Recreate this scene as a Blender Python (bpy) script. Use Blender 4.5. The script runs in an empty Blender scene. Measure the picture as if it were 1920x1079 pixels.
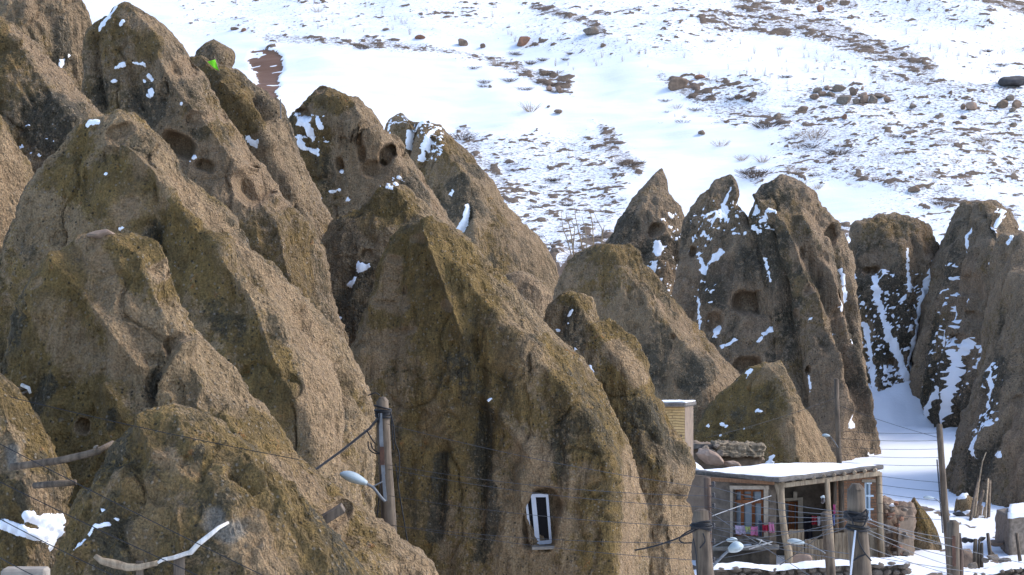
import bpy, bmesh, math, random
import numpy as np
from mathutils import Vector, Matrix

# ------------------------------------------------------------------ camera, light, exposure
F = 6831.0                       # focal length in photo pixels (long telephoto)
scn = bpy.context.scene
col = scn.collection
cam_d = bpy.data.cameras.new('camera'); cam = bpy.data.objects.new('camera', cam_d); col.objects.link(cam)
cam_d.sensor_fit = 'HORIZONTAL'; cam_d.sensor_width = 36.0; cam_d.lens = 36.0 * F / 1920.0
cam_d.clip_start = 1.0; cam_d.clip_end = 3000.0
cam.location = (0, 0, 0); cam.rotation_euler = (math.radians(90), 0, 0)
scn.camera = cam
SUN_AZ, SUN_EL = math.radians(74), math.radians(42)      # azimuth clockwise from the view direction (+Y)
sd = Vector((math.sin(SUN_AZ) * math.cos(SUN_EL), math.cos(SUN_AZ) * math.cos(SUN_EL), math.sin(SUN_EL)))
w = bpy.data.worlds.new('World'); scn.world = w; w.use_nodes = True
wn = w.node_tree.nodes; wn.clear()
sky = wn.new('ShaderNodeTexSky'); sky.sky_type = 'NISHITA'; sky.sun_disc = False
sky.sun_elevation = SUN_EL; sky.sun_rotation = SUN_AZ
sky.air_density = 1.0; sky.dust_density = 5.0; sky.ozone_density = 1.0; sky.altitude = 1800
bg = wn.new('ShaderNodeBackground'); bg.inputs['Strength'].default_value = 0.15
wo = wn.new('ShaderNodeOutputWorld')
w.node_tree.links.new(sky.outputs[0], bg.inputs[0]); w.node_tree.links.new(bg.outputs[0], wo.inputs[0])
sun_d = bpy.data.lights.new('sun', 'SUN'); sun_d.energy = 1.0; sun_d.angle = math.radians(16.0); sun_d.color = (1.0, 0.94, 0.87)
sun = bpy.data.objects.new('sun', sun_d); col.objects.link(sun)
sun.rotation_euler = sd.to_track_quat('Z', 'Y').to_euler(); sun.location = sd * 300
scn.view_settings.view_transform = 'Standard'; scn.view_settings.look = 'None'
scn.view_settings.exposure = 1.5; scn.view_settings.gamma = 1.0

# ------------------------------------------------------------------ helpers
rnd = random.Random(7)
org = {}                                   # world origin of every object that has children
def P(x, y, D):
    return Vector(((x - 960.0) / F * D, D, (539.5 - y) / F * D))
def tag(o, label=None, cat=None, group=None, kind=None):
    if label: o['label'] = label
    if cat: o['category'] = cat
    if group: o['group'] = group
    if kind: o['kind'] = kind
    return o
def empty(name, loc, label=None, cat=None, group=None):
    o = bpy.data.objects.new(name, None); o.empty_display_size = 0.2; col.objects.link(o)
    o.location = loc; org[o] = Vector(loc); tag(o, label, cat, group); return o
def mesh_obj(name, mesh, parent=None, loc=None):
    o = bpy.data.objects.new(name, mesh); col.objects.link(o)
    if parent is not None: o.parent = parent; org[o] = org[parent]
    elif loc is not None: o.location = loc; org[o] = Vector(loc)
    return o
class MB:
    """collects shapes in world coordinates and links them as one mesh object"""
    def __init__(s): s.v = []; s.f = []
    def add(s, vs, fs):
        n = len(s.v); s.v += [tuple(v) for v in vs]; s.f += [tuple(i + n for i in f) for f in fs]; return s
    def hexa(s, p):                        # 8 corners: bottom 0-3, top 4-7
        return s.add(p, [(0,3,2,1),(4,5,6,7),(0,1,5,4),(1,2,6,5),(2,3,7,6),(3,0,4,7)])
    def box(s, c, ex, ey, ez):             # centre and three half axis vectors
        c = Vector(c); q = []
        for k in (-1, 1):
            for a, b in ((-1,-1),(1,-1),(1,1),(-1,1)): q.append(c + ex*a + ey*b + ez*k)
        return s.hexa(q)
    def tube(s, pts, r, n=8, cap=True, jit=0.0):
        pts = [Vector(p) for p in pts]; m = len(pts)
        rr = r if isinstance(r, (list, tuple)) else [r]*m
        base = []
        d0 = (pts[1]-pts[0]).normalized()
        up = Vector((0,0,1)) if abs(d0.z) < .9 else Vector((1,0,0))
        vs = []
        for i, p in enumerate(pts):
            d = (pts[min(i+1,m-1)] - pts[max(i-1,0)]).normalized()
            a = d.cross(up).normalized(); b = a.cross(d)
            for k in range(n):
                t = 2*math.pi*k/n; q = rr[i]*(1 + jit*(rnd.random()-.5))
                vs.append(p + a*math.cos(t)*q + b*math.sin(t)*q)
        fs = [(i*n+k, i*n+(k+1)%n, (i+1)*n+(k+1)%n, (i+1)*n+k) for i in range(m-1) for k in range(n)]
        if cap: fs += [tuple(range(n-1,-1,-1)), tuple((m-1)*n+k for k in range(n))]
        return s.add(vs, fs)
    def plate(s, c, th):                   # quad of 4 corners thickened backwards (away from its front)
        c = [Vector(p) for p in c]
        nrm = (c[1]-c[0]).cross(c[3]-c[0]).normalized()
        if nrm.y > 0: nrm = -nrm
        return s.hexa([p - nrm*th for p in c] + c)
    def build(s, name, mat, parent=None, smooth=False, bevel=0.0):
        me = bpy.data.meshes.new(name)
        if parent is not None: o = org[parent]
        else:
            a = np.array(s.v); o = Vector(((a[:,0].min()+a[:,0].max())/2, (a[:,1].min()+a[:,1].max())/2, a[:,2].min()))
        me.from_pydata([(v[0]-o.x, v[1]-o.y, v[2]-o.z) for v in s.v], [], s.f)
        bm = bmesh.new(); bm.from_mesh(me); bmesh.ops.recalc_face_normals(bm, faces=bm.faces)
        if bevel: bmesh.ops.bevel(bm, geom=bm.edges[:], offset=bevel, segments=1, affect='EDGES')
        bm.to_mesh(me); bm.free()
        if smooth: me.polygons.foreach_set('use_smooth', [True]*len(me.polygons))
        me.materials.append(mat)
        return mesh_obj(name, me, parent, o)

# numpy value noise -----------------------------------------------------------
def _hash(ix, iy, iz, s):
    h = (ix*374761393 + iy*668265263 + iz*2147483647 + s*1274126177) & 0xffffffff
    h = ((h ^ (h >> 13)) * 1274126177) & 0xffffffff
    h = ((h ^ (h >> 15)) * 2246822519) & 0xffffffff
    return ((h ^ (h >> 16)) & 0xffffff).astype(np.float32) / np.float32(0xffffff)
def noise(p, seed=0):
    q = np.floor(p).astype(np.int64); f = (p - q).astype(np.float32); f = f*f*f*(f*(f*6-15)+10)
    x, y, z = q[:,0], q[:,1], q[:,2]; fx, fy, fz = f[:,0], f[:,1], f[:,2]
    c = [_hash(x+(i&1), y+((i>>1)&1), z+((i>>2)&1), seed) for i in range(8)]
    a = c[0]+(c[1]-c[0])*fx; b = c[2]+(c[3]-c[2])*fx; d = c[4]+(c[5]-c[4])*fx; e = c[6]+(c[7]-c[6])*fx
    a = a+(b-a)*fy; d = d+(e-d)*fy
    return (a+(d-a)*fz)*2-1
ROT = np.array([[.36,.48,-.8],[-.8,.6,0],[.48,.64,.6]])
def fbm(p, octv=4, seed=0, gain=.5):
    t = 0; a = 1; n = 0; p = np.asarray(p, dtype=np.float64)
    for i in range(octv):
        t = t + a*noise(p, seed+i*17); n += a; a *= gain; p = p@ROT*2.03 + 5.3
    return t/n
def ridged(p, octv=4, seed=0, gain=.5):
    t = 0; a = 1; n = 0; p = np.asarray(p, dtype=np.float64)
    for i in range(octv):
        t = t + a*(1-2*np.abs(noise(p, seed+i*17))); n += a; a *= gain; p = p@ROT*2.07 + 3.1
    return t/n
def sstep(a, b, x):
    t = np.clip((x-a)/(b-a), 0, 1); return t*t*(3-2*t)
def pdist(px, py, poly):
    d = np.full(px.shape, 1e9)
    if len(poly) == 1: return np.hypot(px-poly[0][0], py-poly[0][1])
    for (x0,y0), (x1,y1) in zip(poly[:-1], poly[1:]):
        dx, dy = x1-x0, y1-y0; t = np.clip(((px-x0)*dx+(py-y0)*dy)/(dx*dx+dy*dy+1e-9), 0, 1)
        d = np.minimum(d, np.hypot(px-x0-t*dx, py-y0-t*dy))
    return d
def grid_faces(nr, nc, wrap):
    i = np.arange(nr-1)[:,None]; m = nc if wrap else nc-1
    j = np.arange(m)[None,:]; j2 = (j+1) % nc
    return np.stack([i*nc+j+0*i, i*nc+j2, (i+1)*nc+j2, (i+1)*nc+j], -1).reshape(-1,4)
def np_mesh(name, V, Q, mat, T=None, smooth=True, colors=None):
    me = bpy.data.meshes.new(name); nq = len(Q); nt = 0 if T is None else len(T)
    me.vertices.add(len(V)); me.vertices.foreach_set('co', np.asarray(V, dtype=np.float32).ravel())
    loops = np.asarray(Q).ravel()
    if nt: loops = np.concatenate([loops, np.asarray(T).ravel()])
    me.loops.add(len(loops)); me.loops.foreach_set('vertex_index', loops.astype(np.int32))
    st = np.arange(nq)*4
    if nt: st = np.concatenate([st, nq*4 + np.arange(nt)*3])
    me.polygons.add(nq+nt); me.polygons.foreach_set('loop_start', st.astype(np.int32))
    me.update(calc_edges=True); me.validate()
    if smooth: me.polygons.foreach_set('use_smooth', np.ones(len(me.polygons), dtype=bool))
    if colors is not None:
        at = me.color_attributes.new('mask', 'FLOAT_COLOR', 'POINT'); at.data.foreach_set('color', np.asarray(colors, dtype=np.float32).ravel())
    me.materials.append(mat); return me

# ------------------------------------------------------------------ materials
class NT:
    def __init__(s, name, rough=.9):
        s.m = bpy.data.materials.new(name); s.m.use_nodes = True; s.t = s.m.node_tree; s.n = s.t.nodes
        s.b = s.n['Principled BSDF']; s.b.inputs['Roughness'].default_value = rough
        s.b.inputs['Specular IOR Level'].default_value = .25
        s.tc = s.n.new('ShaderNodeTexCoord')
    def link(s, a, b): s.t.links.new(a, b)
    def map(s, src, scale):
        m = s.n.new('ShaderNodeMapping'); m.inputs['Scale'].default_value = scale; s.link(src, m.inputs[0]); return m.outputs[0]
    def noise(s, co, scale, detail=4, rough=.55, dist=0):
        n = s.n.new('ShaderNodeTexNoise'); n.inputs['Scale'].default_value = scale; n.inputs['Detail'].default_value = detail
        n.inputs['Roughness'].default_value = rough; n.inputs['Distortion'].default_value = dist; s.link(co, n.inputs['Vector']); return n.outputs['Fac']
    def voro(s, co, scale, feat='F1', out='Distance', rnd=1):
        n = s.n.new('ShaderNodeTexVoronoi'); n.feature = feat; n.inputs['Scale'].default_value = scale; n.inputs['Randomness'].default_value = rnd
        s.link(co, n.inputs['Vector']); return n.outputs[out]
    def ramp(s, fac, a, b, va=0., vb=1.):
        n = s.n.new('ShaderNodeMapRange'); n.interpolation_type = 'SMOOTHSTEP'
        for k, v in zip((1,2,3,4), (a,b,va,vb)): n.inputs[k].default_value = v
        s.link(fac, n.inputs[0]); return n.outputs[0]
    def math(s, op, a, b=None, clamp=False):
        n = s.n.new('ShaderNodeMath'); n.operation = op; n.use_clamp = clamp
        for k, v in enumerate((a, b)):
            if v is None: continue
            if isinstance(v, (int, float)): n.inputs[k].default_value = v
            else: s.link(v, n.inputs[k])
        return n.outputs[0]
    def mix(s, fac, a, b, mode='MIX'):
        n = s.n.new('ShaderNodeMix'); n.data_type = 'RGBA'; n.blend_type = mode
        for k, v in ((0, fac), (6, a), (7, b)):
            if isinstance(v, (int, float)): n.inputs[k].default_value = v
            elif isinstance(v, tuple): n.inputs[k].default_value = (*v, 1)
            else: s.link(v, n.inputs[k])
        return n.outputs[2]
    def attr(s, name='mask'):
        n = s.n.new('ShaderNodeAttribute'); n.attribute_name = name
        sp = s.n.new('ShaderNodeSeparateColor'); s.link(n.outputs['Color'], sp.inputs[0])
        return sp.outputs[0], sp.outputs[1], sp.outputs[2], n.outputs['Alpha']
    def bump(s, h, strength=.5, dist=.05):
        n = s.n.new('ShaderNodeBump'); n.inputs['Strength'].default_value = strength; n.inputs['Distance'].default_value = dist
        s.link(h, n.inputs['Height']); s.link(n.outputs[0], s.b.inputs['Normal'])
    def out(s, colr):
        if isinstance(colr, tuple): s.b.inputs['Base Color'].default_value = (*colr, 1)
        else: s.link(colr, s.b.inputs['Base Color'])
        return s.m

def rock_material(name, pink, grey, ochre, sc=1.0):
    m = NT(name, .95); co = m.tc.outputs['Object']; R, G, B, A = m.attr()     # bare tuff, ochre lichen, black lichen, mortar
    n2 = m.noise(co, 2.3*sc, 5, .68, .3); n3 = m.noise(co, 8*sc, 5, .75); n5 = m.noise(co, 30*sc, 2, .6)
    vn = m.n.new('ShaderNodeTexVoronoi'); vn.inputs['Scale'].default_value = 12.5*sc; m.link(co, vn.inputs['Vector'])
    vs = m.n.new('ShaderNodeSeparateColor'); m.link(vn.outputs['Color'], vs.inputs[0]); v2 = vn.outputs['Distance']
    c = m.mix(m.ramp(n2, .36, .66), grey, pink)
    c = m.mix(m.ramp(n3, .5, .75), c, (pink[0]*1.3, pink[1]*1.3, pink[2]*1.3))
    # ochre and olive crust, broken up by the grain of the rock
    of = m.ramp(m.math('ADD', G, m.math('ADD', m.math('MULTIPLY', m.math('SUBTRACT', n3, .5), 1.5), m.math('MULTIPLY', m.math('SUBTRACT', n2, .5), .7))), .38, .66, 0, .85)
    oc = m.mix(m.ramp(n2, .38, .62), (ochre[0]*.66, ochre[1]*.68, ochre[2]*.8), ochre)
    oc = m.mix(m.math('MULTIPLY', m.ramp(n2, .60, .70), m.ramp(vs.outputs[1], .5, .6)), oc, (ochre[0]*1.35, ochre[1]*.92, ochre[2]*.8))
    c = m.mix(of, c, oc)
    # stones set in the tuff
    vb = m.n.new('ShaderNodeTexVoronoi'); vb.inputs['Scale'].default_value = 4.6*sc; m.link(co, vb.inputs['Vector'])
    vq = m.n.new('ShaderNodeSeparateColor'); m.link(vb.outputs['Color'], vq.inputs[0])
    stn = m.math('MULTIPLY', m.ramp(m.math('ADD', vb.outputs['Distance'], m.math('MULTIPLY', n3, .35)), .42, .30), m.ramp(vq.outputs[0], .66, .70))
    c = m.mix(m.math('MULTIPLY', stn, .45), c, m.mix(vq.outputs[1], (.13,.105,.08), (.34,.28,.21)))
    # black and grey lichen in clusters of small spots
    df = m.math('MULTIPLY', m.ramp(B, .25, .8, 0, 1), m.ramp(m.math('ADD', n3, m.math('MULTIPLY', B, .16)), .52, .62))
    c = m.mix(m.math('MULTIPLY', df, .78), c, m.mix(n5, (.04,.037,.028), (.105,.098,.072)))
    dot = m.math('MULTIPLY', m.ramp(v2, .36, .2), m.math('MULTIPLY', m.ramp(vs.outputs[0], .70, .74), m.ramp(n2, .40, .54)))
    c = m.mix(m.math('MULTIPLY', m.math('MULTIPLY', dot, .85), m.math('SUBTRACT', 1.0, R, True)), c, (.045, .04, .03))
    # pale clasts and grey-green rosettes
    cl = m.math('MULTIPLY', m.ramp(v2, .36, .2), m.ramp(vs.outputs[0], .24, .2))
    c = m.mix(m.math('MULTIPLY', cl, .5), c, (.42, .36, .28))
    ros = m.math('MULTIPLY', m.ramp(n2, .66, .71), m.ramp(n3, .5, .58))
    c = m.mix(m.math('MULTIPLY', ros, .4), c, (.28, .275, .2))
    # bare, freshly eroded tuff and grey mortar
    c = m.mix(m.math('MULTIPLY', R, .6), c, m.mix(n2, (pink[0]*.8, pink[1]*.76, pink[2]*.78), (pink[0]*1.25, pink[1]*1.2, pink[2]*1.2)))
    c = m.mix(A, c, m.mix(n3, (.26,.22,.17), (.38,.335,.27)))
    run = m.noise(m.map(co, (1,1,.10)), 3.2*sc, 4, .65)                       # rain runnels
    c = m.mix(1.0, c, m.mix(m.ramp(run, .32, .62), (.70,.69,.67), (1.10,1.10,1.10)), 'MULTIPLY')
    c = m.mix(1.0, c, m.mix(m.ramp(n5, .25, .75), (.66,.66,.66), (1.34,1.34,1.34)), 'MULTIPLY')
    h = m.math('ADD', m.math('MULTIPLY', n3, 2.2), m.math('ADD', m.math('MULTIPLY', n5, .7), m.math('MULTIPLY', m.ramp(v2, .0, .5), -.6)))
    h = m.math('ADD', h, m.math('ADD', m.math('MULTIPLY', n2, 2.2), m.math('MULTIPLY', stn, .55)))
    h = m.math('MULTIPLY', h, m.ramp(run, .3, .65, .55, 1.25))
    m.bump(h, 1.0, .11/sc); return m.out(c)
M = {}
M['rock'] = rock_material('lichen_tuff', (.415,.292,.165), (.305,.212,.116), (.258,.168,.050))
M['rock_mid'] = rock_material('brown_tuff', (.400,.283,.168), (.290,.206,.122), (.250,.163,.056))
M['rock_far'] = rock_material('grey_tuff', (.410,.293,.184), (.300,.220,.143), (.250,.170,.072), .75)
def snow_material():
    m = NT('snow', .7); co = m.tc.outputs['Object']
    m.bump(m.math('ADD', m.noise(co, 6, 5, .6), m.math('MULTIPLY', m.noise(co, .8, 3), 3)), .35, .03)
    return m.out(m.mix(m.noise(co, .9, 4), (.80,.82,.86), (.88,.89,.91)))
M['snow'] = snow_material()
def plain(name, c, c2=None, scale=8, rough=.8, bump=.3, stretch=(1,1,1), dist=.01):
    m = NT(name, rough); co = m.map(m.tc.outputs['Object'], stretch); n = m.noise(co, scale, 6, .65)
    if bump: m.bump(n, bump, dist)
    return m.out(m.mix(m.ramp(n, .3, .7), c, c2 or tuple(k*.7 for k in c)))
# ------------------------------------------------------------------ the ground: valley floor, gully and snowy hillside in one sheet
TY = [-300, 0, 25, 60, 100, 112, 118, 125, 135, 146, 150, 154, 160, 165, 170, 190, 210, 260, 400, 700, 1500]
TZ = [-40, -1.8, -6.5, -9.2, -8.9, -8.15, -7.75, -7.35, -6.6, -5.5, -3.5, -1.3, 1.4, 2.5, 3.7, 10.5, 17.6, 34, 62, 95, 140]
def terr(X, Y):
    X = np.asarray(X, dtype=np.float64); Y = np.asarray(Y, dtype=np.float64)
    z = np.interp(Y, TY, TZ)
    p = np.stack([X*.05, Y*.05, 0*X], -1).reshape(-1,3)
    hill = sstep(160, 175, Y)
    z = z + (fbm(p, 3, 5).reshape(X.shape)*1.5 + 0)*hill
    p = np.stack([X*.16+Y*.03, Y*.22, 0*X], -1).reshape(-1,3)
    z = z + fbm(p, 3, 9).reshape(X.shape)*(.10 + .34*hill)
    gl = sstep(138, 146, Y)*(1-sstep(160, 166, Y))
    p = np.stack([X*.55, Y*.45, 0*X], -1).reshape(-1,3)
    z = z + .45*fbm(p, 4, 15, .6).reshape(X.shape)*gl
    return z
def terr1(x, y): return float(terr(np.array([x]), np.array([y]))[0])
def hill_at(px, py):
    """the point of the hillside seen at a photo pixel"""
    Y = np.linspace(140, 216, 700); X = (px-960)/F*Y; z = terr(X, Y); q = 539.5 - z/Y*F
    i = np.argmax(q <= py) if (q <= py).any() else len(Y)-1
    return Vector((X[i], Y[i], z[i]))
xs = np.concatenate([np.linspace(-700,-60,24), np.linspace(-55,-22,18), np.arange(-20.5, 31.5, .125), np.linspace(33,70,18), np.linspace(80,700,24)])
ys = np.concatenate([np.linspace(-300,0,8), np.linspace(5,78,24), np.arange(80,160,.42), np.arange(160,213,.125), np.linspace(214,250,24), np.linspace(258,1500,30)])
gx, gy = np.meshgrid(xs, ys); gz = terr(gx, gy)
X, Y, Z = gx.ravel(), gy.ravel(), gz.ravel()
ppx = 960 + X/np.maximum(Y,1)*F; ppy = 539.5 - Z/np.maximum(Y,1)*F
dens = np.zeros(len(X))
def band(poly, wd, d):
    global dens
    q = pdist(ppx, ppy, poly); dens = np.maximum(dens, d*(1-sstep(wd*.35, wd, q)))
def area(x0, y0, x1, y1, d, soft=40):
    global dens
    dens = np.maximum(dens, d*sstep(x0-soft, x0+soft, ppx)*(1-sstep(x1-soft, x1+soft, ppx))*sstep(y0-soft*.5, y0+soft*.5, ppy)*(1-sstep(y1-soft*.5, y1+soft*.5, ppy)))
area(330, -40, 960, 70, .33, 50); area(960, -40, 1400, 110, .36); area(1380, -60, 2000, 60, .42); area(1500, 60, 2000, 150, .30)
area(1450, 150, 2000, 360, .50, 60); area(880, 250, 1180, 520, .50, 40); area(1230, 140, 1460, 240, .46); area(1560, 340, 1960, 480, .34)
area(960, 480, 1140, 620, .72, 20)
band([(500,72),(620,80),(690,90)], 16, .62); band([(505,92),(555,104),(570,122)], 12, .68)
band([(690,85),(850,110),(980,130),(1080,165)], 26, .66); band([(1060,150),(1110,185),(1140,250),(1150,290),(1195,315)], 26, .66)
band([(1000,12),(1090,38),(1130,58)], 13, .72); band([(1390,5),(1480,40),(1600,75),(1740,130)], 34, .68); band([(1330,40),(1520,50),(1640,95)], 40, .62)
band([(1640,140),(1760,160),(1900,175)], 20, .6); band([(1850,0),(1925,20)], 16, .84); band([(1470,0),(1600,10)], 16, .66)
band([(1250,165),(1300,170)], 24, .7); band([(1240,150),(1360,200),(1470,230)], 24, .58); band([(1520,200),(1700,190),(1700,230)], 34, .52)
band([(960,470),(1000,500),(1050,505),(1060,480),(1140,450)], 26, .68); band([(870,250),(900,300),(960,370)], 26, .62)
band([(1400,320),(1420,335)], 24, .62); band([(1570,310),(1680,345),(1760,370),(1900,400)], 26, .58); band([(1545,420),(1600,440)], 26, .6)
# smooth snow: drift under the cliff, path across the slope, gully
for poly, wd in (([(540,140),(700,150),(860,165),(930,190)], 62), ([(1130,170),(1220,210),(1290,270),(1350,320),(1330,370)], 62), ([(420,100),(470,110)], 40),
                 ([(1400,380),(1500,370),(1600,390)], 32), ([(1000,110),(1150,140)], 22), ([(1640,360),(1560,350)], 14), ([(1800,150),(1750,175)], 0.1)):
    q = pdist(ppx, ppy, poly); dens *= sstep(wd*.7, wd*1.1, q)
q = pdist(ppx, ppy, [(488,115),(510,120),(505,140),(498,170)]); soil = 1-sstep(16, 30, q + 10*fbm(np.stack([X*.8,Y*1.6,0*X],-1), 3, 3))
p3 = np.stack([X*2.3 + Y*.5, Y*3.4, 0*X], -1)
t = fbm(p3, 4, 21, .62)*.5 + .5
t2 = fbm(np.stack([X*.30+Y*.1, Y*.8, 0*X], -1), 3, 33)*.5+.5
onhill = sstep(150, 161, Y)
lev = t + (t2-.5)*.34
th = .845 - dens*.50
bare = sstep(th-.07, th+.12, lev)*onhill*sstep(.02,.12,dens)
bare = np.maximum(bare, sstep(.30,.7, soil)*sstep(.36,.48, fbm(np.stack([X*.8,Y*3.2,0*X],-1), 4, 23)*.5+.5+.14*soil))
tuss = np.clip(lev - th + .06, 0, .35)*onhill*sstep(.02,.12,dens)
Zt = Z + tuss*.5 + (.09*fbm(np.stack([X*.3+Y*.2,Y*1.0,0*X],-1), 3, 61) + .05*ridged(np.stack([X*.25-Y*.1,Y*.8,0*X],-1), 2, 62))*onhill
Zt -= .10*sstep(.3,.7,soil)
fl = sstep(96, 100, Y)*(1-sstep(122,128,Y))                       # lumpy trodden snow round the house
Zt += fl*.10*fbm(np.stack([X*1.1,Y*.9,0*X],-1), 4, 71)
bare = np.maximum(bare, fl*sstep(.62,.72,fbm(np.stack([X*1.3,Y*.7,0*X],-1),4,72)*.5+.5))
colr = np.stack([bare, np.maximum(soil, 0), dens*onhill, np.ones(len(X))], -1)
def ground_material():
    m = NT('snow_over_earth', .75); co = m.tc.outputs['Object']; R, G, B, A = m.attr()
    n = m.noise(m.map(co, (1,1.5,1)), 3.2, 7, .7); n2 = m.noise(co, 11, 5, .65); n3 = m.noise(co, .7, 4)
    earth = m.mix(m.ramp(n2, .3, .7), (.085,.06,.044), (.17,.125,.088))
    earth = m.mix(G, earth, m.mix(n2, (.12,.062,.038), (.17,.095,.06)))
    snow = m.mix(n3, (.72,.745,.785), (.80,.815,.84))
    f = m.ramp(m.math('ADD', R, m.math('MULTIPLY', m.math('SUBTRACT', n, .5), 1.3)), .42, .56)
    sp = m.noise(m.map(co, (1,1.7,1)), 5.5, 5, .68, .4)
    f2 = m.ramp(m.math('ADD', sp, m.math('MULTIPLY', B, .34)), .655, .77, 0, .8)
    f = m.math('MAXIMUM', f, m.math('MULTIPLY', f2, m.ramp(B, .04, .2)))
    m.bump(m.math('ADD', m.math('MULTIPLY', n2, .6), m.noise(m.map(co, (.5,1.6,1)), 1.6, 5, .6)), .5, .06)
    return m.out(m.mix(f, snow, earth))
M['ground'] = ground_material()
me = np_mesh('snowy_hillside', np.stack([X,Y,Zt],-1), grid_faces(len(ys), len(xs), False)[:, ::1], M['ground'], colors=colr)
g = mesh_obj('ground', me); g['kind'] = 'structure'
g['label'] = 'snow covered ground rising from the village into a hillside with bare earth streaks'
# ------------------------------------------------------------------ rock cones
SURF = {}
BIAS = {'rock': (.54, .23), 'rock_mid': (.42, .25), 'rock_far': (.28, .29)}
def surf(key, x, y):
    """depth of a cone's front surface at a photo pixel"""
    px, py, Yd = SURF[key]; i = np.argmin((px-x)**2 + (py-y)**2); return float(Yd[i])
def cone(key, label, D, L, R, kd=.85, crest=None, ca=.45, ribs=(), caves=(), snow=(), speck=(), och=(), bare=(), dark=(), mort=(),
         amp=1., flute=.10, mat='rock', step=3.2, name='rock_cone', cat='rock cone', group='tuff cones of the village', lean=0.0, snow_t=.02, edge=9):
    seed = sum(ord(c)*(i+3) for i, c in enumerate(key))
    L = np.array(L, float); R = np.array(R, float)
    foot = 539.5 - (terr1(((L[-1,0]+R[-1,0])/2-960)/F*D, D) - 1.6)/D*F
    if max(L[-1,1], R[-1,1]) < foot: L = np.vstack([L, [L[-1,0]-(foot-L[-1,1])*.12, foot]]); R = np.vstack([R, [R[-1,0]+(foot-R[-1,1])*.12, foot]])
    y0 = min(L[0,1], R[0,1]); yb = max(L[-1,1], R[-1,1])
    yy = np.linspace(y0, yb, 3000); xl = np.interp(yy, L[:,1], L[:,0]); xr = np.interp(yy, R[:,1], R[:,0])
    # broad undulation of the outline so that it is not a polygon
    dy = np.gradient(yy); arc = np.cumsum(np.sqrt(dy**2 + np.maximum(np.abs(np.gradient(xl)), np.abs(np.gradient(xr)))**2)); arc -= arc[0]
    nr = int(arc[-1]/step)+2; rows = np.interp(np.linspace(0, arc[-1], nr), arc, yy)
    xl = np.interp(rows, yy, xl); xr = np.interp(rows, yy, xr)
    k = np.array([1,2,3,2,1.])/9
    def sm(a): b = np.convolve(np.pad(a, 2, 'edge'), k, 'valid'); b[0] = a[0]; return b
    xl, xr = sm(xl), sm(xr)
    c = (xl+xr)/2; wd = np.maximum((xr-xl)/2, 1.0); wm = wd.max()
    nf = int(np.clip(wm*2/step*1.05, 24, 300)); nb = max(10, nf//4)
    tf = np.linspace(0, 1, nf+1); u = .55*(-np.cos(np.pi*tf)) + .45*(2*tf-1); e = np.sqrt(np.clip(1-u*u, 0, 1))
    tb = np.linspace(0, 1, nb+1)[1:-1]; ub = np.cos(np.pi*tb); eb = -np.sin(np.pi*tb)
    U = np.concatenate([u, ub])[None,:] + 0*rows[:,None]; nc = U.shape[1]
    E = np.concatenate([e, eb])[None,:] + 0*rows[:,None]
    if crest:
        cr = np.array(crest, float); o = np.argsort(cr[:,1]); cr = cr[o]
        ur = np.clip((np.interp(rows, cr[:,1], cr[:,0]) - c)/wd, -.85, .85)[:,None]
        tent = np.where(U < ur, (1+U)/(1+ur), (1-U)/(1-ur)); tent = np.sqrt(tent**2 + .0)*1.0
        ca = min(ca+.22, .9); E = np.where(E >= 0, (1-ca)*E + ca*tent, E)
    Yc = D + lean*(yb-rows[:,None])*D/F; S = Yc/F            # a leaning body steps back with height
    W = wd[:,None]*S
    Xg = (c[:,None] + U*wd[:,None] - 960)*S
    Yg = Yc - E*W*kd
    Zg = (539.5 - rows[:,None])*S + 0*U
    V = np.stack([Xg, Yg, Zg], -1)
    fw = sstep(.06, .3, E)
    def normals(V):
        du = np.roll(V, -1, 1) - np.roll(V, 1, 1); dv = np.gradient(V, axis=0)
        n = np.cross(dv, du); n /= np.linalg.norm(n, axis=-1, keepdims=True)+1e-9; return n
    N = normals(V)
    base = Vector((float(Xg[-1].mean()), D, float(Zg[-1,0])))
    p = V.reshape(-1,3) + seed*1.37
    tip = np.clip(W/1.1, .12, 1.0)*np.ones_like(U)
    sh = U.shape
    amt = amp*tip*( .11*fbm(p*.42, 2, seed).reshape(sh) + .15*ridged(p*np.array([.62,.62,.30]), 4, seed+3, .58).reshape(sh)
                  + flute*1.3*fbm(p*np.array([1.5,1.5,.16]), 3, seed+5, .55).reshape(sh))
    amt += (.45+.55*tip)*amp*(.075*ridged(p*np.array([2.4,2.4,1.1]), 4, seed+9, .66).reshape(sh) + .040*fbm(p*np.array([3.4,3.4,.6]), 2, seed+13).reshape(sh) + .034*fbm(p*8, 2, seed+11, .7).reshape(sh))
    ck = 1-np.abs(noise(p*np.array([.75,.75,.22]) + .35*fbm(p*1.3, 2, seed+30)[:,None], seed+31)); ck = sstep(.90, .985, ck.reshape(sh))
    ck2 = 1-np.abs(noise(p*np.array([.4,.4,.9]) + .4*fbm(p*.9, 2, seed+32)[:,None], seed+33)); ck2 = sstep(.94, .99, ck2.reshape(sh))*sstep(-.1,.3,fbm(p*.5,2,seed+34).reshape(sh))
    amt -= amp*tip*(.075*ck + .05*ck2)                                                   # rills and cracks
    pk = fbm(p*2.1, 2, seed+40).reshape(sh); amt -= amp*.07*tip*sstep(.42, .6, pk)     # weathered pockets
    px = 960 + Xg/Yg*F; py = 539.5 - Zg/Yg*F
    for poly, wpx, hgt in ribs:
        d = pdist(px, py, poly) ; amt += fw*hgt*1.6*np.exp(-(d/wpx)**1.3)
    V = V + N*amt[...,None]
    bmask = np.zeros(sh)
    jx = fbm(p*1.7, 3, seed+50).reshape(sh)*.22
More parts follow.
